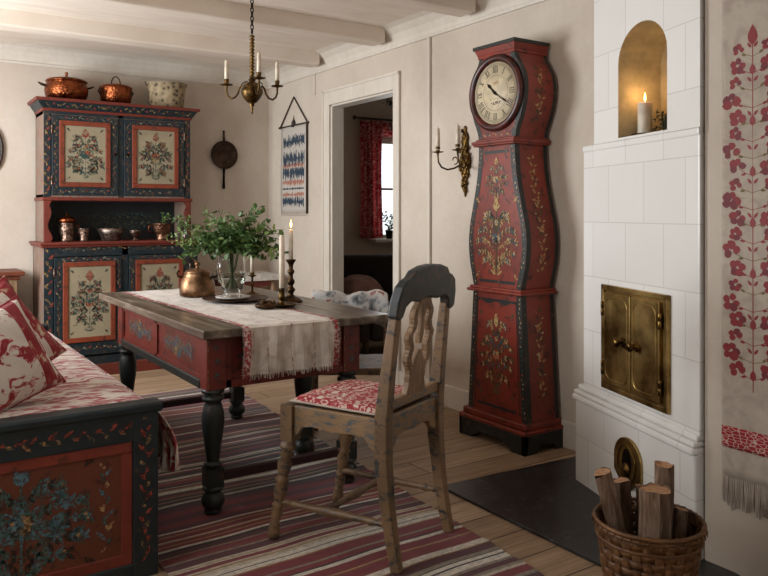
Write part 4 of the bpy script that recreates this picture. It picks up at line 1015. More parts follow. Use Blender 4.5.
# ------------------------------------------------------------ DINING TABLE
tb = thing('dining_table', 'long red painted table with turned legs and grey weathered top', 'table', (0, 0, 0))
TZ = .76
m = MB(); nb = 5; tx0, tx1, ty0, ty1 = 1.045, 1.935, 2.815, 4.50
for k in range(nb):
    a = tx0 + (tx1 - tx0) * k / nb; b = tx0 + (tx1 - tx0) * (k + 1) / nb; m.box(a + .0004, b - .0004, ty0 + .002 * (k % 2), ty1 - .002 * (k % 2), TZ - .036, TZ)
m.build('tabletop', 'tbltop', tb, bevel=.006, seg=3)
bx0, bx1, by0, by1 = 1.075, 1.79, 2.86, 4.20
AZ0 = .515
L = .085
m = MB(); m.box(bx0 + .012, bx0 + .035, by0 + L, by1 - L, AZ0 + .03, TZ - .036)
for s0, s1 in ((by0 + L, (by0 + by1) / 2), ((by0 + by1) / 2, by1 - L)):
    m.cm = 0
    for a in ((s0, s1, AZ0 + .03, AZ0 + .045), (s0, s1, TZ - .06, TZ - .04), (s0, s0 + .012, AZ0 + .03, TZ - .04), (s1 - .012, s1, AZ0 + .03, TZ - .04)): m.box(bx0 + .004, bx0 + .013, a[0], a[1], a[2], a[3])
    Fa = lambda a, b, o=0, c=(s0 + s1) / 2: (bx0 + .012 - o, c - a, .635 + b)
    m.cm = 0
    m.smooth = False; rngp = random.Random(int(s0 * 50))
    for rr in (1, .66, .33):
        for sgn in (-1, 1):
            for q in range(7): put(m, Fa, leafpoly(sgn * .16 * rr, 0, q * .9 + rngp.random(), .05, .018), (1, 2, 2)[q % 3], .001 + q * .0001)
    flower(m, Fa, 0, 0, .06, [1, 2, 3], rngp, 8)
m.build('side_apron', ['tblred', PT['b'], flaky('apron_grey', '#66604e', .45), PT['y']], tb, bevel=.0)
B(bx0 - .004, bx0 + .035, by0 + L - .01, by1 - L + .01, AZ0 - .006, AZ0 + .03).build('side_rail', 'tblleg', tb, bevel=.004)
m = MB().box(bx0 + L, bx1 - L, by0 + .012, by0 + .035, AZ0 + .0, TZ - .036).box(bx0 + L, bx1 - L, by0 + .004, by0 + .013, AZ0, AZ0 + .03)
m.box(bx0 + L, bx0 + L + .02, by0 + .004, by0 + .013, AZ0, TZ - .04)
m.smooth = False; Fe = FX(1.27, by0 + .0115, .64); 
for q in range(8): put(m, Fe, leafpoly(0, 0, q * .8, .06, .026), 1, .001 + q * .0001)
m.build('end_apron', ['tblred', PT['b']], tb)
m = MB().box(bx1 - .035, bx1 - .012, by0 + L, by1 - L, AZ0, TZ - .036); m.build('side_apron', 'tblred', tb)
m = MB().box(bx0 + L, bx1 - L, by1 - .035, by1 - .012, AZ0, TZ - .036); m.build('end_apron', 'tblred', tb)
legp = [(.034, 1.), (.038, .985), (.038, .965), (.026, .95), (.036, .925), (.036, .905), (.025, .89), (.030, .86), (.036, .80), (.038, .74), (.034, .64), (.027, .52), (.021, .42), (.022, .405), (.030, .395), (.030, .38), (.024, .372)]
legb = [(.022, .225), (.034, .205), (.036, .19), (.024, .17), (.030, .155), (.038, .125), (.040, .09), (.034, .055), (.024, .035), (.030, .02), (.028, 0)]
for (x, y_) in ((bx0 + L / 2, by0 + L / 2), (bx1 - L / 2, by0 + L / 2), (bx0 + L / 2, by1 - L / 2), (bx1 - L / 2, by1 - L / 2), (bx1 - L / 2, 3.32)):
    mid_leg = abs(y_ - 3.32) < .01
    m = MB(); m.box(x - L / 2, x + L / 2, y_ - L / 2, y_ + L / 2, AZ0 - .004, TZ - .036)
    if not mid_leg:
        m.smooth = False
        for k in range(3):
            Fq = FX(x, y_ - L / 2, .57 + k * .055); m.cm = 1
            for q in range(4): put(m, Fq, leafpoly(0, 0, q * math.pi / 2 + .4, .015, .012), 1, .001)
        line2(m, FX(x, y_ - L / 2, 0), [(-L / 2 + .006, .52), (-L / 2 + .006, .72)], .004, 2, .0008)
    lo = m.build('leg_block', ['tblred', PT['b'], PT['y']], tb, bevel=.004)
    m = MB(); m.lathe([(r * 1.22, z * (AZ0 - .0125)) for r, z in legp[::-1]], 22, (x, y_, .0125)); m.lathe([(r * 1.22, z * (AZ0 - .0125)) for r, z in legb[::-1]], 22, (x, y_, .0125))
    m.box(x - .034, x + .034, y_ - .034, y_ + .034, .225 * AZ0, .375 * AZ0); m.build('leg', 'tblleg', tb)
for y_ in (by0 + L / 2, by1 - L / 2): B(bx0 + L, bx1 - L, y_ - .018, y_ + .018, .135, .17).build('stretcher', 'stretcher_red', tb, bevel=.004)

# table runner
rngr = random.Random(3)
rn = thing('table_runner', 'cream linen table runner with red borders hanging over the near table end', 'table runner', (1.42, 2.815, TZ))
hangL = .19; LEN = 1.62
def rp(u, v):
    """u across 0..1, v along length in metres, negative = hanging down"""
    x = -.218 + u * .436
    if v >= .01: return (x - v * .03 + .0, v, .0035 + .0012 * math.sin(u * 14 + v * 9))
    if v > -.012: t = (.01 - v) / .022; return (x, .01 * (1 - t) - .008 * t, .0035 - .006 * t * t)
    d = -v; return (x + .004 * math.sin(d * 20 + u * 6), -.016 - min(1, d / .06) * (.008 + .008 * math.sin(u * 21 + d * 9) + .004 * math.sin(u * 47 - d * 14)), -d + .010)
vs_ = [LEN * k / 30 for k in range(30, 0, -1)] + [.01, .004, -.002, -.007] + [-.012 - hangL * k / 14 for k in range(15)]
m = MB(); bands_ = [(0, .065, 1), (.065, .085, 0), (.085, .092, 3), (.092, .245, 0), (.245, .262, 2), (.262, .495, 0), (.495, .508, 3), (.508, .73, 0), (.73, .742, 2), (.742, .905, 0), (.905, .912, 3), (.912, .94, 0), (.94, 1., 1)]
for a, b, mi in bands_:
    n = max(1, int((b - a) / .03)); m.smooth = True; m.cm = mi
    for i in range(n):
        u0 = a + (b - a) * i / n; u1 = a + (b - a) * (i + 1) / n
        for v0, v1 in zip(vs_, vs_[1:]):
            m.cm = 0; m.add([rp(u0, v0), rp(u0, v1), rp(u1, v1), rp(u1, v0)], [(0, 1, 2, 3)])
            if mi:   # dyed threads woven on the linen ground
                m.cm = mi; up_ = lambda p: (p[0], p[1] - (.0006 if p[2] < 0 else 0), p[2] + .0006); m.add([up_(rp(u0, v0)), up_(rp(u0, v1)), up_(rp(u1, v1)), up_(rp(u1, v0))], [(0, 1, 2, 3)])
m.build('cloth', ['runner', flaky('madder_border', '#98252c', .42, 60), flaky('faded_rose_thread', '#a4706a', .5, 40), flaky('thin_madder_thread', '#983038', .46, 30)], rn)
m = MB()
for k in range(70):
    u = (k + .5) / 70; p = Vector(rp(u, -.012 - hangL)); m.cm = 1 if (u < .07 or u > .93) else 0
    m.tube([p + Vector((0, 0, .003)), p + Vector((rngr.uniform(-.006, .006), rngr.uniform(-.004, .002), -rngr.uniform(.008, .022)))], .0016, 4)
for k in range(24):
    for u in (0, 1):
        v = -.02 - k * hangL / 24; p = Vector(rp(u, v)); m.cm = 0; m.tube([p, p + Vector(((u * 2 - 1) * rngr.uniform(.004, .009), 0, rngr.uniform(-.006, .003)))], .0013, 4)
m.build('fringe', ['runner', 'madder'], rn)

# things on the table
TT = TZ + .0062
tr = thing('serving_tray', 'dark round serving plate under the vase on the table runner', 'plate', (1.53, 3.66, TT))
MB().lathe([(.10, 0), (.12, .003), (.165, .012), (.168, .014), (.16, .015), (.12, .007), (.001, .006)], 40).build('plate', metal('tarnished_plate', '#352a28', '#6a5552', .35, 10), tr)
MB().tube([(.166 * math.cos(k * math.pi / 24), .166 * math.sin(k * math.pi / 24), .014) for k in range(48)], .0028, 6, True).build('rim', 'bronze', tr)
sc2 = tag(MB().lathe([(.055, 0), (.085, .006), (.092, .012), (.088, .014), (.06, .008), (.001, .008)], 36).build('saucer', plain('white_glaze', '#cfc8be', .3)), 'white glazed saucer between the glass vase and dark plate', 'saucer'); sc2.location = (1.53, 3.69, TT + .007)
va = thing('glass_vase', 'clear glass jug-shaped vase of green stems on the table', 'vase', (1.53, 3.70, TT + .0155))
m = MB(); m.lathe([(.035, 0), (.05, .002), (.048, .012), (.036, .022), (.058, .05), (.068, .09), (.070, .15), (.067, .20), (.066, .235), (.073, .262), (.070, .263), (.063, .235), (.063, .20), (.066, .15), (.064, .09), (.054, .055), (.03, .03), (.001, .028)], 36)
m.build('glass', 'glassy', va)
MB().lathe([(.001, .031), (.030, .033), (.052, .057), (.062, .09), (.064, .125), (.001, .125)], 28, cap=False).build('water', N('water').set(Base_Color='#e6ebe2', Roughness=.0, Transmission_Weight=1., IOR=1.1).m, va)
MB().tube([(-.055, -.03, .21), (-.09, -.05, .215), (-.10, -.055, .15), (-.085, -.045, .09), (-.055, -.03, .075)], .007, 8).build('handle', 'glassy', va)
bq = thing('herb_bouquet', 'bushy green leafy branches standing in the glass vase', 'bouquet', (1.53, 3.70, TT + .0155))
rng = random.Random(17); m = MB(); ca, cd_ = Vector((.83, -.558, 0)), Vector((.558, .83, 0))
m.smooth = False
st_m = MB()
for k in range(22):
    a = rng.uniform(0, 6.28); r = rng.uniform(0, .035); st_m.tube([(r * math.cos(a), r * math.sin(a), .045), (-r * .8 * math.cos(a + 1), r * .8 * math.sin(a), .15), (-r * 1.2 * math.cos(a), -r * 1.2 * math.sin(a), .27)], .0022, 5)
st_m.build('stems', 'stem', bq)
for k in range(165):
    a = rng.uniform(0, 6.28); e = rng.random() ** .6; sp = 1.5 * e
    d = ca * math.cos(a) * sp + cd_ * math.sin(a) * sp * .8 + Vector((0, 0, 1.0)) 
    L_ = rng.uniform(.15, .27); 
    if rng.random() < .45: L_ = rng.uniform(.08, .15)
    sprig(m, (rng.uniform(-.03, .03), rng.uniform(-.03, .03), .24), d, L_ * (1.02 + .12 * e), 9, rng, .036, (0, 0, 1) if k % 3 else (0, 1), 2, .5 + .8 * e, .66)
for k in range(8):   # long wispy sprays to the left
    d = -ca * rng.uniform(.9, 1.3) + cd_ * rng.uniform(-.4, .2) + Vector((0, 0, rng.uniform(.25, .8)))
    sprig(m, (-.02, 0, .25), d, rng.uniform(.24, .32), 13, rng, .028, (1, 1), 2, .15, .4)
m.build('foliage', ['leaf', 'leaf2', 'stem'], bq)
kt = thing('copper_tureen', 'squat copper pot with lid and two handles left of the vase', 'pot', (1.447, 3.99, TT))
MB().lathe([(.085, 0), (.095, .004), (.097, .03), (.092, .07), (.078, .105), (.07, .118), (.072, .124), (.066, .124), (.001, .12)], 36).build('bowl', 'kettle', kt)
MB().lathe([(.072, .124), (.074, .128), (.055, .142), (.025, .150), (.01, .153), (.008, .163), (.015, .170), (.012, .182), (.001, .186)], 32).build('lid', 'kettle', kt)
for s in (-1, 1): MB().tube([tuple(ca * s * .07 + Vector((0, 0, .10))), tuple(ca * s * .105 + Vector((0, 0, .105))), tuple(ca * s * .112 + Vector((0, 0, .125))), tuple(ca * s * .10 + Vector((0, 0, .138)))], .007, 8).build('handle', 'bronze', kt)
tc_ = thing('slim_candlestick', 'slim brass candlestick with one candle behind the vase', 'candlestick', (1.745, 3.93, TZ))
MB().lathe([(.036, 0), (.038, .004), (.02, .012), (.007, .02), (.006, .05), (.011, .056), (.006, .064), (.006, .095), (.010, .10), (.024, .106), (.024, .109), (.012, .112), (.0125, .125), (.0105, .125), (.001, .115)], 24).build('stick', 'brassd', tc_)
taper('taper_candle', 'short unlit candle in the slim candlestick behind the vase', (1.745, 3.93, TZ + .1162), .115, .011, False)
bs = thing('turned_candlestick', 'tall turned bronze candlestick at the right of the table', 'candlestick', (1.765, 3.49, TZ))
MB().lathe([(.058, 0), (.062, .006), (.058, .012), (.045, .02), (.022, .03), (.012, .042), (.016, .052), (.024, .062), (.016, .074), (.010, .084), (.018, .096), (.021, .108), (.012, .122), (.010, .14), (.017, .15), (.019, .160), (.011, .172), (.012, .19), (.018, .204), (.026, .214), (.027, .219), (.014, .221), (.0115, .212), (.001, .210)], 32).build('stick', 'bronze', bs)
taper('taper_candle', 'lit candle in the tall turned bronze candlestick', (1.765, 3.49, TZ + .2115), .165, .0115, True)
cs = thing('chamber_candlestick', 'low brass dish candlestick on the near end of the runner', 'candlestick', (1.62, 3.30, TT))
MB().lathe([(.05, 0), (.062, .003), (.075, .012), (.077, .014), (.07, .014), (.045, .007), (.022, .012), (.014, .022), (.012, .035), (.018, .042), (.014, .052), (.0135, .085), (.0155, .09), (.011, .09), (.001, .05)], 32).build('stick', 'brassd', cs)
MB().tube([tuple(-ca * .07 + Vector((0, 0, .012))), tuple(-ca * .095 + Vector((0, 0, .025))), tuple(-ca * .10 + Vector((0, 0, .008)))], .004, 6).build('thumb_ring', 'brassd', cs)
taper('taper_candle', 'tall unlit ivory candle in the low dish candlestick', (1.62, 3.30, TT + .0515), .295, .0135, False)
bd = thing('bronze_bowl', 'little lumpy bronze bowl beside the dish candlestick on the runner', 'bowl', (1.52, 3.27, TT))
MB().lathe([(.03, 0), (.045, .004), (.052, .014), (.046, .024), (.02, .03), (.001, .032)], 24).build('bowl_body', 'bronze', bd)
m = MB(); rng = random.Random(31)
for k in range(14): m.ball((rng.uniform(-.03, .03), rng.uniform(-.03, .03), .026 + rng.uniform(0, .008)), .009, 8)
m.build('lid_relief', 'bronze', bd)

# ------------------------------------------------------------ BENCH WITH PAINTED END
bn = thing('painted_settle', 'painted settle with red and teal flowered end panel in the left foreground', 'bench', (0, 0, 0))
ex0, ex1, ey0, ey1 = .06, .782, 2.53, 2.585; ez = .585
def bench_end(y0, y1, orn):
    m = MB(); st_ = .085
    m.box(ex0, ex0 + st_, y0, y1, 0, ez - .03).box(ex1 - st_, ex1, y0, y1, 0, ez - .03).box(ex0, ex1, y0 + .001, y1, ez - .125, ez - .03).box(ex0, ex1, y0 + .001, y1, 0, .055)
    m.box(ex0 + st_, ex1 - st_, y0 + .02, y1 - .005, .05, ez - .12)
    if orn:
        m.smooth = False; Fq = FX(0, y0, 0)
        vine(m, Fq, (ex1 - st_ / 2, .06), (ex1 - st_ / 2, ez - .06), 20, .035, [1, 2, 1], 3)
        vine(m, Fq, (ex0 + .1, ez - .078), (ex1 - .1, ez - .078), 22, .035, [2, 1], 4)
    o = m.build('end_frame', ['teal_d', PT['r'], PT['y']], bn, bevel=.004)
    if orn:
        f = MB(); a0, a1, c0, c1, q = ex0 + st_, ex1 - st_, .055, ez - .125, .035
        for a in ((a0, a1, c0 - .008, c0 + q), (a0, a1, c1 - q, c1 + .008), (a0, a0 + q, c0 + q, c1 - q), (a1 - q, a1, c0 + q, c1 - q)): f.box(a[0], a[1], y0 + .006, y0 + .022, a[2], a[3])
        f.build('panel_border', paint('bench_border_red', '#80321f', '#4a2014', .4, 9, .45), bn, bevel=.003)
        p = MB(); p.box(a0 + q, a1 - q, y0 + .012, y0 + .021, c0 + q, c1 - q); Fp = FX((a0 + a1) / 2 , y0 + .0118, (c0 + c1) / 2)
        Fc_ = lambda a, b, o=0: Fp(a - .06, b, o)
        bouquet(p, Fc_, .46, .38, 1, [1, 2, 1, 4], [2, 1, 3, 1], 41, 1.8, .8, 5)
        rng = random.Random(2)
        for q in range(16): put(p, Fc_, leafpoly(0, 0, q * math.pi / 8, .075, .016), (2, 1)[q % 2], .0018)
        flower(p, lambda a, b, o=0: Fc_(a, b, o + .001), 0, 0, .035, [3, 2], rng, 9)
        for sx in (-1, 1):
            for q in range(11): put(p, Fc_, leafpoly(sx * .10, -.035, q * .57, .045, .012), (2, 1, 2)[q % 3], .002)
            for q in range(9): put(p, Fc_, leafpoly(sx * .11, .07, q * .7, .034, .011), (1, 2)[q % 2], .002)
            vine(p, Fc_, (sx * .25, -.14), (sx * .25, .14), 12, .035, [1, 2, 3], 5)
        p.build('flower_panel', ['rust', flaky('settle_green', '#3e5a55', .4), flaky('settle_blue', '#526f78', .4), flaky('settle_ochre', '#a8855a', .42), PT['k']], bn)
    B(ex0 - .01, ex1 + .014, y0 - .012, y1 + .012, ez - .034, ez).build('end_cap', 'teal_d', bn, bevel=.010, seg=3)
bench_end(ey0, ey1, True); bench_end(4.62, 4.665, False)
B(.70, .76, ey1, 4.62, .12, .44).build('front_board', 'teal_d', bn, bevel=.004)
B(.10, .74, ey1, 4.62, .40, .435).build('seat_board', 'darkwood', bn)
m = MB().box(.06, .10, ey1, 4.62, .1, .95); m.build('backboard', 'teal_d', bn, bevel=.005)
B(.05, .11, ey0, 4.665, .93, .97).build('back_rail', 'teal_d', bn, bevel=.008)
mt = thing('bench_mattress', 'white and red streaked seat mattress with ruffle on the settle', 'mattress', (0, 0, 0))
def mf(u, v):
    # cross-section (loop) around the mattress: superellipse x-z, v along y
    t = 2 * math.pi * u; c, s = math.cos(t), math.sin(t); e = .45
    hw, hh = .345, .066
    puff = 1 - .10 * (abs(v - .5) * 2) ** 8
    x = .455 + hw * math.copysign(abs(c) ** e, c); z = .506 + hh * puff * math.copysign(abs(s) ** e, s) + (.004 * math.sin(v * 40 + x * 14) if s > 0 else 0)
    return (x, 2.60 + v * 2.005, z)
m = MB().grid(48, 50, mf, True)
for vv in (0, 1):
    ring = [mf(k / 48, vv) for k in range(48)]; m.add(ring, [tuple(range(48)) if vv else tuple(range(48))[::-1]])
m.build('padding', 'mattress', mt)
def rf(u, v):
    y_ = 2.60 + u * 2.0; w_ = math.sin(u * 260) * .010 + math.sin(u * 97) * .006
    return (.790 + .072 * math.sin(min(1, v * 1.5) * 1.57) + w_ * 1.5 * v, y_, .548 - v * (.235 + .02 * math.sin(u * 37)))
MB().grid(420, 8, rf).build('ruffle', 'mattress', mt, solid=.003)
def pillow(name, label, c, n, roll, size, th, mats, band=None):
    n = Vector(n).normalized(); up = Vector((0, 0, 1)); r = up.cross(n).normalized(); r = -r if r.dot(ca) < 0 else r
    u_ = n.cross(r).normalized(); u_ = -u_ if u_.z < 0 else u_
    q = Matrix.Rotation(roll, 3, n); r = q @ r; u_ = q @ u_
    Mx = Matrix((r, u_, n)).transposed().to_4x4(); Mx.translation = Vector(c)
    o = thing(name, label, 'pillow', tuple(c)); m = MB(); m.T = Matrix.Translation(-Vector(c)) @ Mx
    N_ = 22
    def pt(i, j, s):
        a, b = i / N_ * 2 - 1, j / N_ * 2 - 1; sh = 1 - .10 * (1 - b * b) * abs(a) ** 3; sv = 1 - .10 * (1 - a * a) * abs(b) ** 3
        h = ((1 - abs(a) ** 2.6) * (1 - abs(b) ** 2.6)) ** .5; return (a * size / 2 * sh, b * size / 2 * sv, s * th / 2 * h + .004 * math.sin(a * 9 + b * 7) * h)
    for s in (1, -1):
        for i in range(N_):
            for j in range(N_):
                a = (i + .5) / N_ * 2 - 1; m.cm = 1 if (band and band[0] < a < band[1]) else 0; m.smooth = True
                m.add([pt(i, j, s), pt(i + 1, j, s), pt(i + 1, j + 1, s), pt(i, j + 1, s)], [(0, 1, 2, 3) if s > 0 else (3, 2, 1, 0)])
    m.build('pillow_cover', mats, o)
    p = MB(); p.T = m.T; e = [pt(i, 0, 1) for i in range(N_)] + [pt(N_, j, 1) for j in range(N_)] + [pt(N_ - i, N_, 1) for i in range(N_)] + [pt(0, N_ - j, 1) for j in range(N_)]
    p.tube(e, .0045, 6, True); p.build('piping', 'redcotton', o)
    return o
pillow('throw_pillow', 'plump white pillow with red blotches and a broad red band, nearest on settle', (.32, 2.80, .722), (.25, -.9, .35), R(20), .345, .16, ['ikat', 'redcotton'], (.58, .84))
pillow('throw_pillow', 'mostly red pillow leaning behind the white one on the settle', (.37, 3.12, .735), (.35, -.85, .35), R(30), .375, .13, ['redcotton', 'ikat'], (.2, .6))

# ------------------------------------------------------------ FOREGROUND CHAIR
cy = .424
chh = thing('dining_chair', 'carved worn wooden chair with dark crest rail and red checked seat in front', 'chair', (1.513, 2.38, .012), cy)
WF, WR, HD, HS = .195, .19, .20, .505
# rear posts with raked legs
yb = lambda z: -HD - .062 * max(0, (z - HS) / .5) ** 1.1
for s in (-1, 1):
    pts = [(s * (WR + .002), -HD - .055, 0), (s * WR, -HD - .038, .08), (s * WR, -HD - .015, .22), (s * WR, -HD, .36), (s * WR, -HD, HS), (s * (WR - .002), yb(.65), .65), (s * (WR - .006), yb(.8), .80), (s * (WR - .012), yb(.93), .93)]
    MB().sweep(pts, [.032, .036, .040, .044, .044, .038, .036, .034], [.036, .038, .042, .052, .052, .044, .036, .028]).build('back_post', 'chairwood', chh, bevel=.005, seg=2)
# crest rail
out = [(-.215, .86), (-.212, .92), (-.195, .975), (-.165, 1.0), (-.14, 1.008), (-.115, 1.035), (-.06, 1.05), (0, 1.054), (.06, 1.05), (.115, 1.035), (.14, 1.008), (.165, 1.0), (.195, .975), (.212, .92), (.215, .86), (.19, .845), (.17, .855), (.155, .895), (.12, .915), (.07, .905), (.03, .915), (0, .922), (-.03, .915), (-.07, .905), (-.12, .915), (-.155, .895), (-.17, .855), (-.19, .845)]
m = MB().prism(out, lambda a, b: (a, yb(b) - .026, .845 + (b - .845) * .87), lambda a, b: (a, yb(b) + .014, .845 + (b - .845) * .87))
m.smooth = False
def Fk(a, b, o=0): return (a, yb(b) - .026 - o, b)
cr = m.build('crest_rail', 'crest', chh, bevel=.006, seg=2)
# carved splat: two wavy side strips, centre spear, joined
def strip2(pts, ws):
    L_ = []; R_ = []
    for (x, z), w_ in zip(pts, ws): L_.append((x - w_ / 2, z)); R_.append((x + w_ / 2, z))
    return L_ + R_[::-1]
def bk_(mb, poly, t0=-.014, t1=.010): mb.prism(poly, lambda a, b: (a, yb(b) + t0, b), lambda a, b: (a, yb(b) + t1, b))
m = MB()
zz = [.585 + .013 * k for k in range(27)]
for s in (-1, 1):
    c_ = [s * (.018 + .052 * abs(math.sin((z - .585) / .34 * math.pi * 1.0)) ** .8 * (1 if z < .78 else .9) + .008 * math.sin((z - .585) * 75)) for z in zz]
    for k in range(len(zz) - 1): bk_(m, [(c_[k] - .015, zz[k]), (c_[k] + .015, zz[k]), (c_[k + 1] + .015, zz[k + 1]), (c_[k + 1] - .015, zz[k + 1])])
bk_(m, strip2([(0, .55), (0, .58), (0, .62), (0, .66), (0, .69), (0, .72)], [.15, .13, .10, .085, .06, .02]))
bk_(m, strip2([(0, .74), (0, .78), (0, .83), (0, .88), (0, .925)], [.012, .03, .018, .034, .06]))
m.build('carved_splat', 'oldwood', chh, bevel=.002, seg=1)
MB().sweep([(-WR, yb(.55), .55), (WR, yb(.55), .55)], .036, .03, X=(0, 0, 1)).build('lower_back_rail', 'chairrail', chh, bevel=.005)
# seat rails with scalloped undersides
def rail(x0, y0, x1, y1, name='seat_rail'):
    d = Vector((x1 - x0, y1 - y0, 0)); L_ = d.length; d.normalize(); nn = Vector((-d.y, d.x, 0)) * .011
    low = [(0, .385), (.035, .40), (.055, .43), (.10, .437), (L_ / 2, .43), (L_ - .10, .437), (L_ - .055, .43), (L_ - .035, .40), (L_, .385)]
    poly = [(0, HS), *low, (L_, HS)]
    o = Vector((x0, y0, 0)); MB().prism(poly, lambda a, b: o + d * a + nn + Vector((0, 0, b)), lambda a, b: o + d * a - nn + Vector((0, 0, b))).build(name, 'chairrail', chh, bevel=.003)
rail(-WF, HD - .005, -WR, -HD + .015); rail(WR, -HD + .015, WF, HD - .005); rail(-WF + .02, HD, WF - .02, HD); rail(-WR + .02, -HD, WR - .02, -HD)
flp = [(.015, 0), (.020, .02), (.023, .06), (.022, .10), (.015, .13), (.022, .145), (.015, .16), (.019, .22), (.022, .27), (.016, .31), (.024, .33), (.016, .35), (.021, .42), (.026, .50), (.017, .56), (.027, .58), (.017, .60), (.024, .68), (.028, .74), (.017, .80), (.028, .83), (.018, .86), (.029, .90), (.029, .93), (.019, .95), (.025, 1)]
for s in (-1, 1):
    m = MB(); x = s * WF; m.box(x - .026, x + .026, HD - .026, HD + .026, .375, HS)
    m.turned((s * (WF + .012), HD + .075, 0), (x, HD + .004, .385), flp, 18); m.build('front_leg', 'chairwood', chh, bevel=.0)
strp = [(.009, 0), (.012, .08), (.010, .12), (.016, .16), (.011, .20), (.013, .35), (.017, .46), (.017, .54), (.013, .65), (.011, .80), (.016, .84), (.010, .88), (.012, .92), (.009, 1)]
for s in (-1, 1): MB().turned((s * (WF + .004), HD + .052, .14), (s * WR, -HD - .03, .15), strp, 12).build('stretcher', 'chairwood', chh)
MB().turned((-WF, .04, .146), (WF, .04, .146), strp, 12).build('stretcher', 'chairwood', chh)
MB().box(-WF + .01, WF - .01, -HD + .01, HD - .01, HS - .03, HS - .004).build('seat', 'oldwood', chh)
def cush(u, v):
    a, b = u * 2 - 1, v * 2 - 1; h = ((1 - abs(a) ** 4) * (1 - abs(b) ** 4)) ** .4
    return a, b, h
cu_ = thing('seat_cushion', 'red and white checked pad on the seat of the front chair', 'cushion', (1.513, 2.38, .012), cy)
m = MB()
def cu1(u, v): a, b, h = cush(u, v); return (a * .19, b * .19 + .012, HS + .012 + h * .028 + .002 * math.sin(a * 13) * h)
def cu0(u, v): a, b, h = cush(u, v); return (a * .19, b * .19 + .012, HS + .012 - h * .008)
m.grid(26, 26, cu1); m.grid(26, 26, lambda u, v: cu0(1 - u, v)); m.build('pad', 'check', cu_)
e = [cu1(k / 26, 0) for k in range(26)] + [cu1(1, k / 26) for k in range(26)] + [cu1(1 - k / 26, 1) for k in range(26)] + [cu1(0, 1 - k / 26) for k in range(26)]
MB().tube(e, .004, 6, True).build('welt', 'linen', cu_)

# ------------------------------------------------------------ SIDE CHAIR WITH THROW
sd = thing('low_back_chair', 'low-backed wooden chair under a patchwork throw right of the table', 'chair', (2.17, 3.56, 0), R(-33.9))
# local -y faces the camera/table; back at y=+0
for s in (-1, 1):
    MB().sweep([(s * .20, .05, 0), (s * .20, .02, .2), (s * .20, 0, .42), (s * .20, .01, .60), (s * .19, .02, .74)], [.03, .034, .04, .034, .03], [.034, .036, .045, .034, .026]).build('back_post', 'chairwood', sd, bevel=.004)
    m = MB(); m.turned((s * .19, -.36, 0), (s * .19, -.36, .42), flp, 14); m.build('front_leg', 'chairwood', sd)
    MB().turned((s * .19, -.35, .16), (s * .20, .01, .16), strp, 10).build('stretcher', 'chairwood', sd)
B(-.21, .21, -.38, .01, .40, .435).build('seat', 'chairwood', sd, bevel=.006)
MB().turned((-.2, .01, .22), (.2, .01, .22), strp, 10).build('stretcher', 'chairwood', sd)
out = [(-.215, .66), (-.22, .71), (-.20, .752), (-.12, .748), (-.06, .768), (.06, .768), (.12, .748), (.20, .752), (.22, .71), (.215, .66)]
MB().prism(out, lambda a, b: (a, .0, b), lambda a, b: (a, .03, b)).build('crest_rail', 'crest', sd, bevel=.006)
thw = thing('patchwork_throw', 'fluffy white, grey and rust throw draped over the low chair back', 'throw', (2.17, 3.56, 0), R(-33.9))
def tf(u, v):
    x = -.215 + .42 * u + .01 * math.sin(v * 7); top = .762 + .010 * math.sin(u * 9.5) + .006 * math.sin(u * 23)
    if v < .5: t = v / .5; d = (.5 - v) * 2; y_ = -.022 - .02 * d; z = top - d * .13
    else: d = (v - .5) * 2; y_ = .052 + .02 * d; z = top - d * (.17 + .03 * math.sin(u * 8))
    w_ = max(0, 1 - abs(v - .5) / .07)
    if w_ > 0: y_ = .015 + (v - .5) / .07 * .037; z = top + .012 * math.sqrt(max(0, 1 - ((v - .5) / .07) ** 2)) - .0
    return (x, y_ + .008 * math.sin(u * 16 + v * 3), z)
MB().grid(40, 44, tf).build('draped_cloth', 'fleece', thw, solid=.014, sub=1)

# ------------------------------------------------------------ PARLOUR BEYOND THE DOORWAY
cr_ = thing('window_curtain', 'red checked curtain gathered at the left of the parlour window', 'curtain', (4.06, 6.25, .97))
def cf(u, v): 
    x = -.14 + .28 * u; return (x * (1 - .12 * math.sin(v * 3)), .022 * math.sin(u * 34) + .01 * math.sin(u * 13 + v * 2), v * 1.17)
MB().grid(70, 16, cf).build('drape', 'curtain', cr_, solid=.003)
def vf(u, v): return (.12 + .95 * u, .02 * math.sin(u * 70), 1.02 + v * .14)
MB().grid(120, 3, vf).build('valance', 'curtain', cr_, solid=.003)
cro = tag(MB().turned((3.84, 6.25, 2.155), (5.3, 6.25, 2.155), [(.018, 0), (.022, .008), (.018, .016), (.012, .02), (.012, .98), (.02, 1)], 10).build('curtain_rod', 'darkwood'), 'dark wooden curtain rod above the parlour window', 'curtain rod')
rng = random.Random(12); m = MB()
for k in range(26): sprig(m, (rng.uniform(-.05, .12), rng.uniform(-.03, .03), 0), (rng.uniform(-.8, .8), rng.uniform(-.4, .4), rng.uniform(-1, .7)), rng.uniform(.12, .3), 7, rng, .05, (0, 0), 0)
hgp = tag(m.build('hanging_greenery', ['leafd']), 'dark bunch of dried greenery hanging from the parlour curtain rod', 'dried bunch'); hgp.location = (4.32, 6.10, 2.22)
def sill_plant(x, hgt, seed, lab, potc):
    t = thing('potted_plant', lab, 'plant', (x, 6.26, .961)); rng = random.Random(seed)
    MB().lathe([(.03, 0), (.042, .08), (.046, .085), (.04, .085), (.035, .06), (.001, .06)], 16).build('pot', potc, t)
    m = MB()
    for k in range(9): sprig(m, (0, 0, .06), (rng.uniform(-.5, .5), rng.uniform(-.4, .3), 1), hgt * rng.uniform(.7, 1.1), 6, rng, .05, (0, 1), 2)
    m.build('foliage', ['leaf', 'leaf2', 'stem'], t)
sill_plant(4.27, .24, 3, 'green plant in a dark pot on the parlour sill beside the curtain', 'iron')
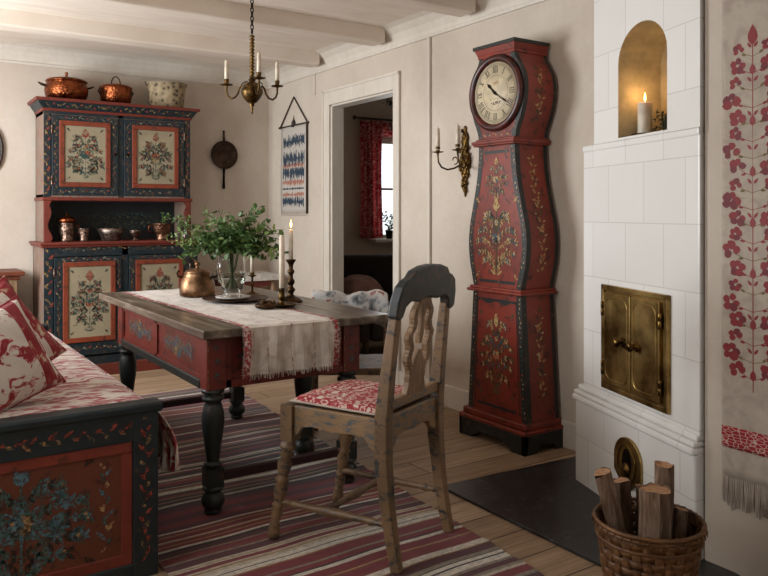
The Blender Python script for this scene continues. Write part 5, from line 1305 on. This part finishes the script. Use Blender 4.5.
sill_plant(4.43, .13, 9, 'smaller reddish potted plant further right on the parlour sill', 'rust')
pt_ = thing('parlour_table', 'dark round table below the parlour window seen through doorway', 'table', (4.56, 5.80, 0))
MB().lathe([(.001, .72), (.36, .72), (.375, .73), (.375, .745), (.36, .752), (.001, .752)], 40).build('tabletop', 'darkwood', pt_)
MB().lathe([(.16, 0), (.16, .03), (.05, .08), (.03, .2), (.05, .4), (.03, .6), (.10, .72)], 24).build('pedestal', 'darkwood', pt_)
am = thing('dark_armchair', 'dark upholstered armchair just inside the parlour doorway', 'armchair', (3.70, 5.50, 0), R(-8))
B(-.25, .25, -.3, .19, .14, .40).build('seat_base', 'upholstery', am, bevel=.04, seg=3)
B(-.32, .32, .20, .34, .14, .84).build('backrest', 'upholstery', am, bevel=.05, seg=3)
for s in (-1, 1): B(s * .32 - .06, s * .32 + .06, -.3, .195, .14, .52).build('armrest', 'upholstery', am, bevel=.04, seg=3)
for sx in (-.3, .3):
    for sy in (-.26, .28): B(sx - .02, sx + .02, sy - .02, sy + .02, 0, .15).build('leg', 'darkwood', am)
def blanket(name, label, loc, sx, sy, col, rz_, hz=.07, seed=1):
    o = thing(name, label, 'blanket', loc, rz_)
    def f(u, v):
        a, b = u * 2 - 1, v * 2 - 1; h = ((1 - abs(a) ** 3) * (1 - abs(b) ** 3)) ** .45; return (a * sx, b * sy, h * hz + .01 * math.sin(a * 6 + b * 4 + seed) * h)
    m = MB().grid(24, 24, f); m.grid(6, 6, lambda u, v: ((1 - u * 2) * sx, (v * 2 - 1) * sy, 0)); m.build('folded_cloth', col, o)
    m = MB()
    for k in range(12): m.tube([(sx, -sy + 2 * sy * k / 11, .004), (sx + .03, -sy + 2 * sy * k / 11, .003)], .003, 4)
    m.build('fringe', col, o)
dusk = plain('dusty_rose_wool', '#8a655c', .95); dusk2 = plain('dark_plum_wool', '#4a3836', .95)
blanket('folded_blanket', 'dusty rose folded blanket over the left armrest of the parlour armchair', (3.40, 5.44, .522), .15, .22, dusk, R(-8), .16)
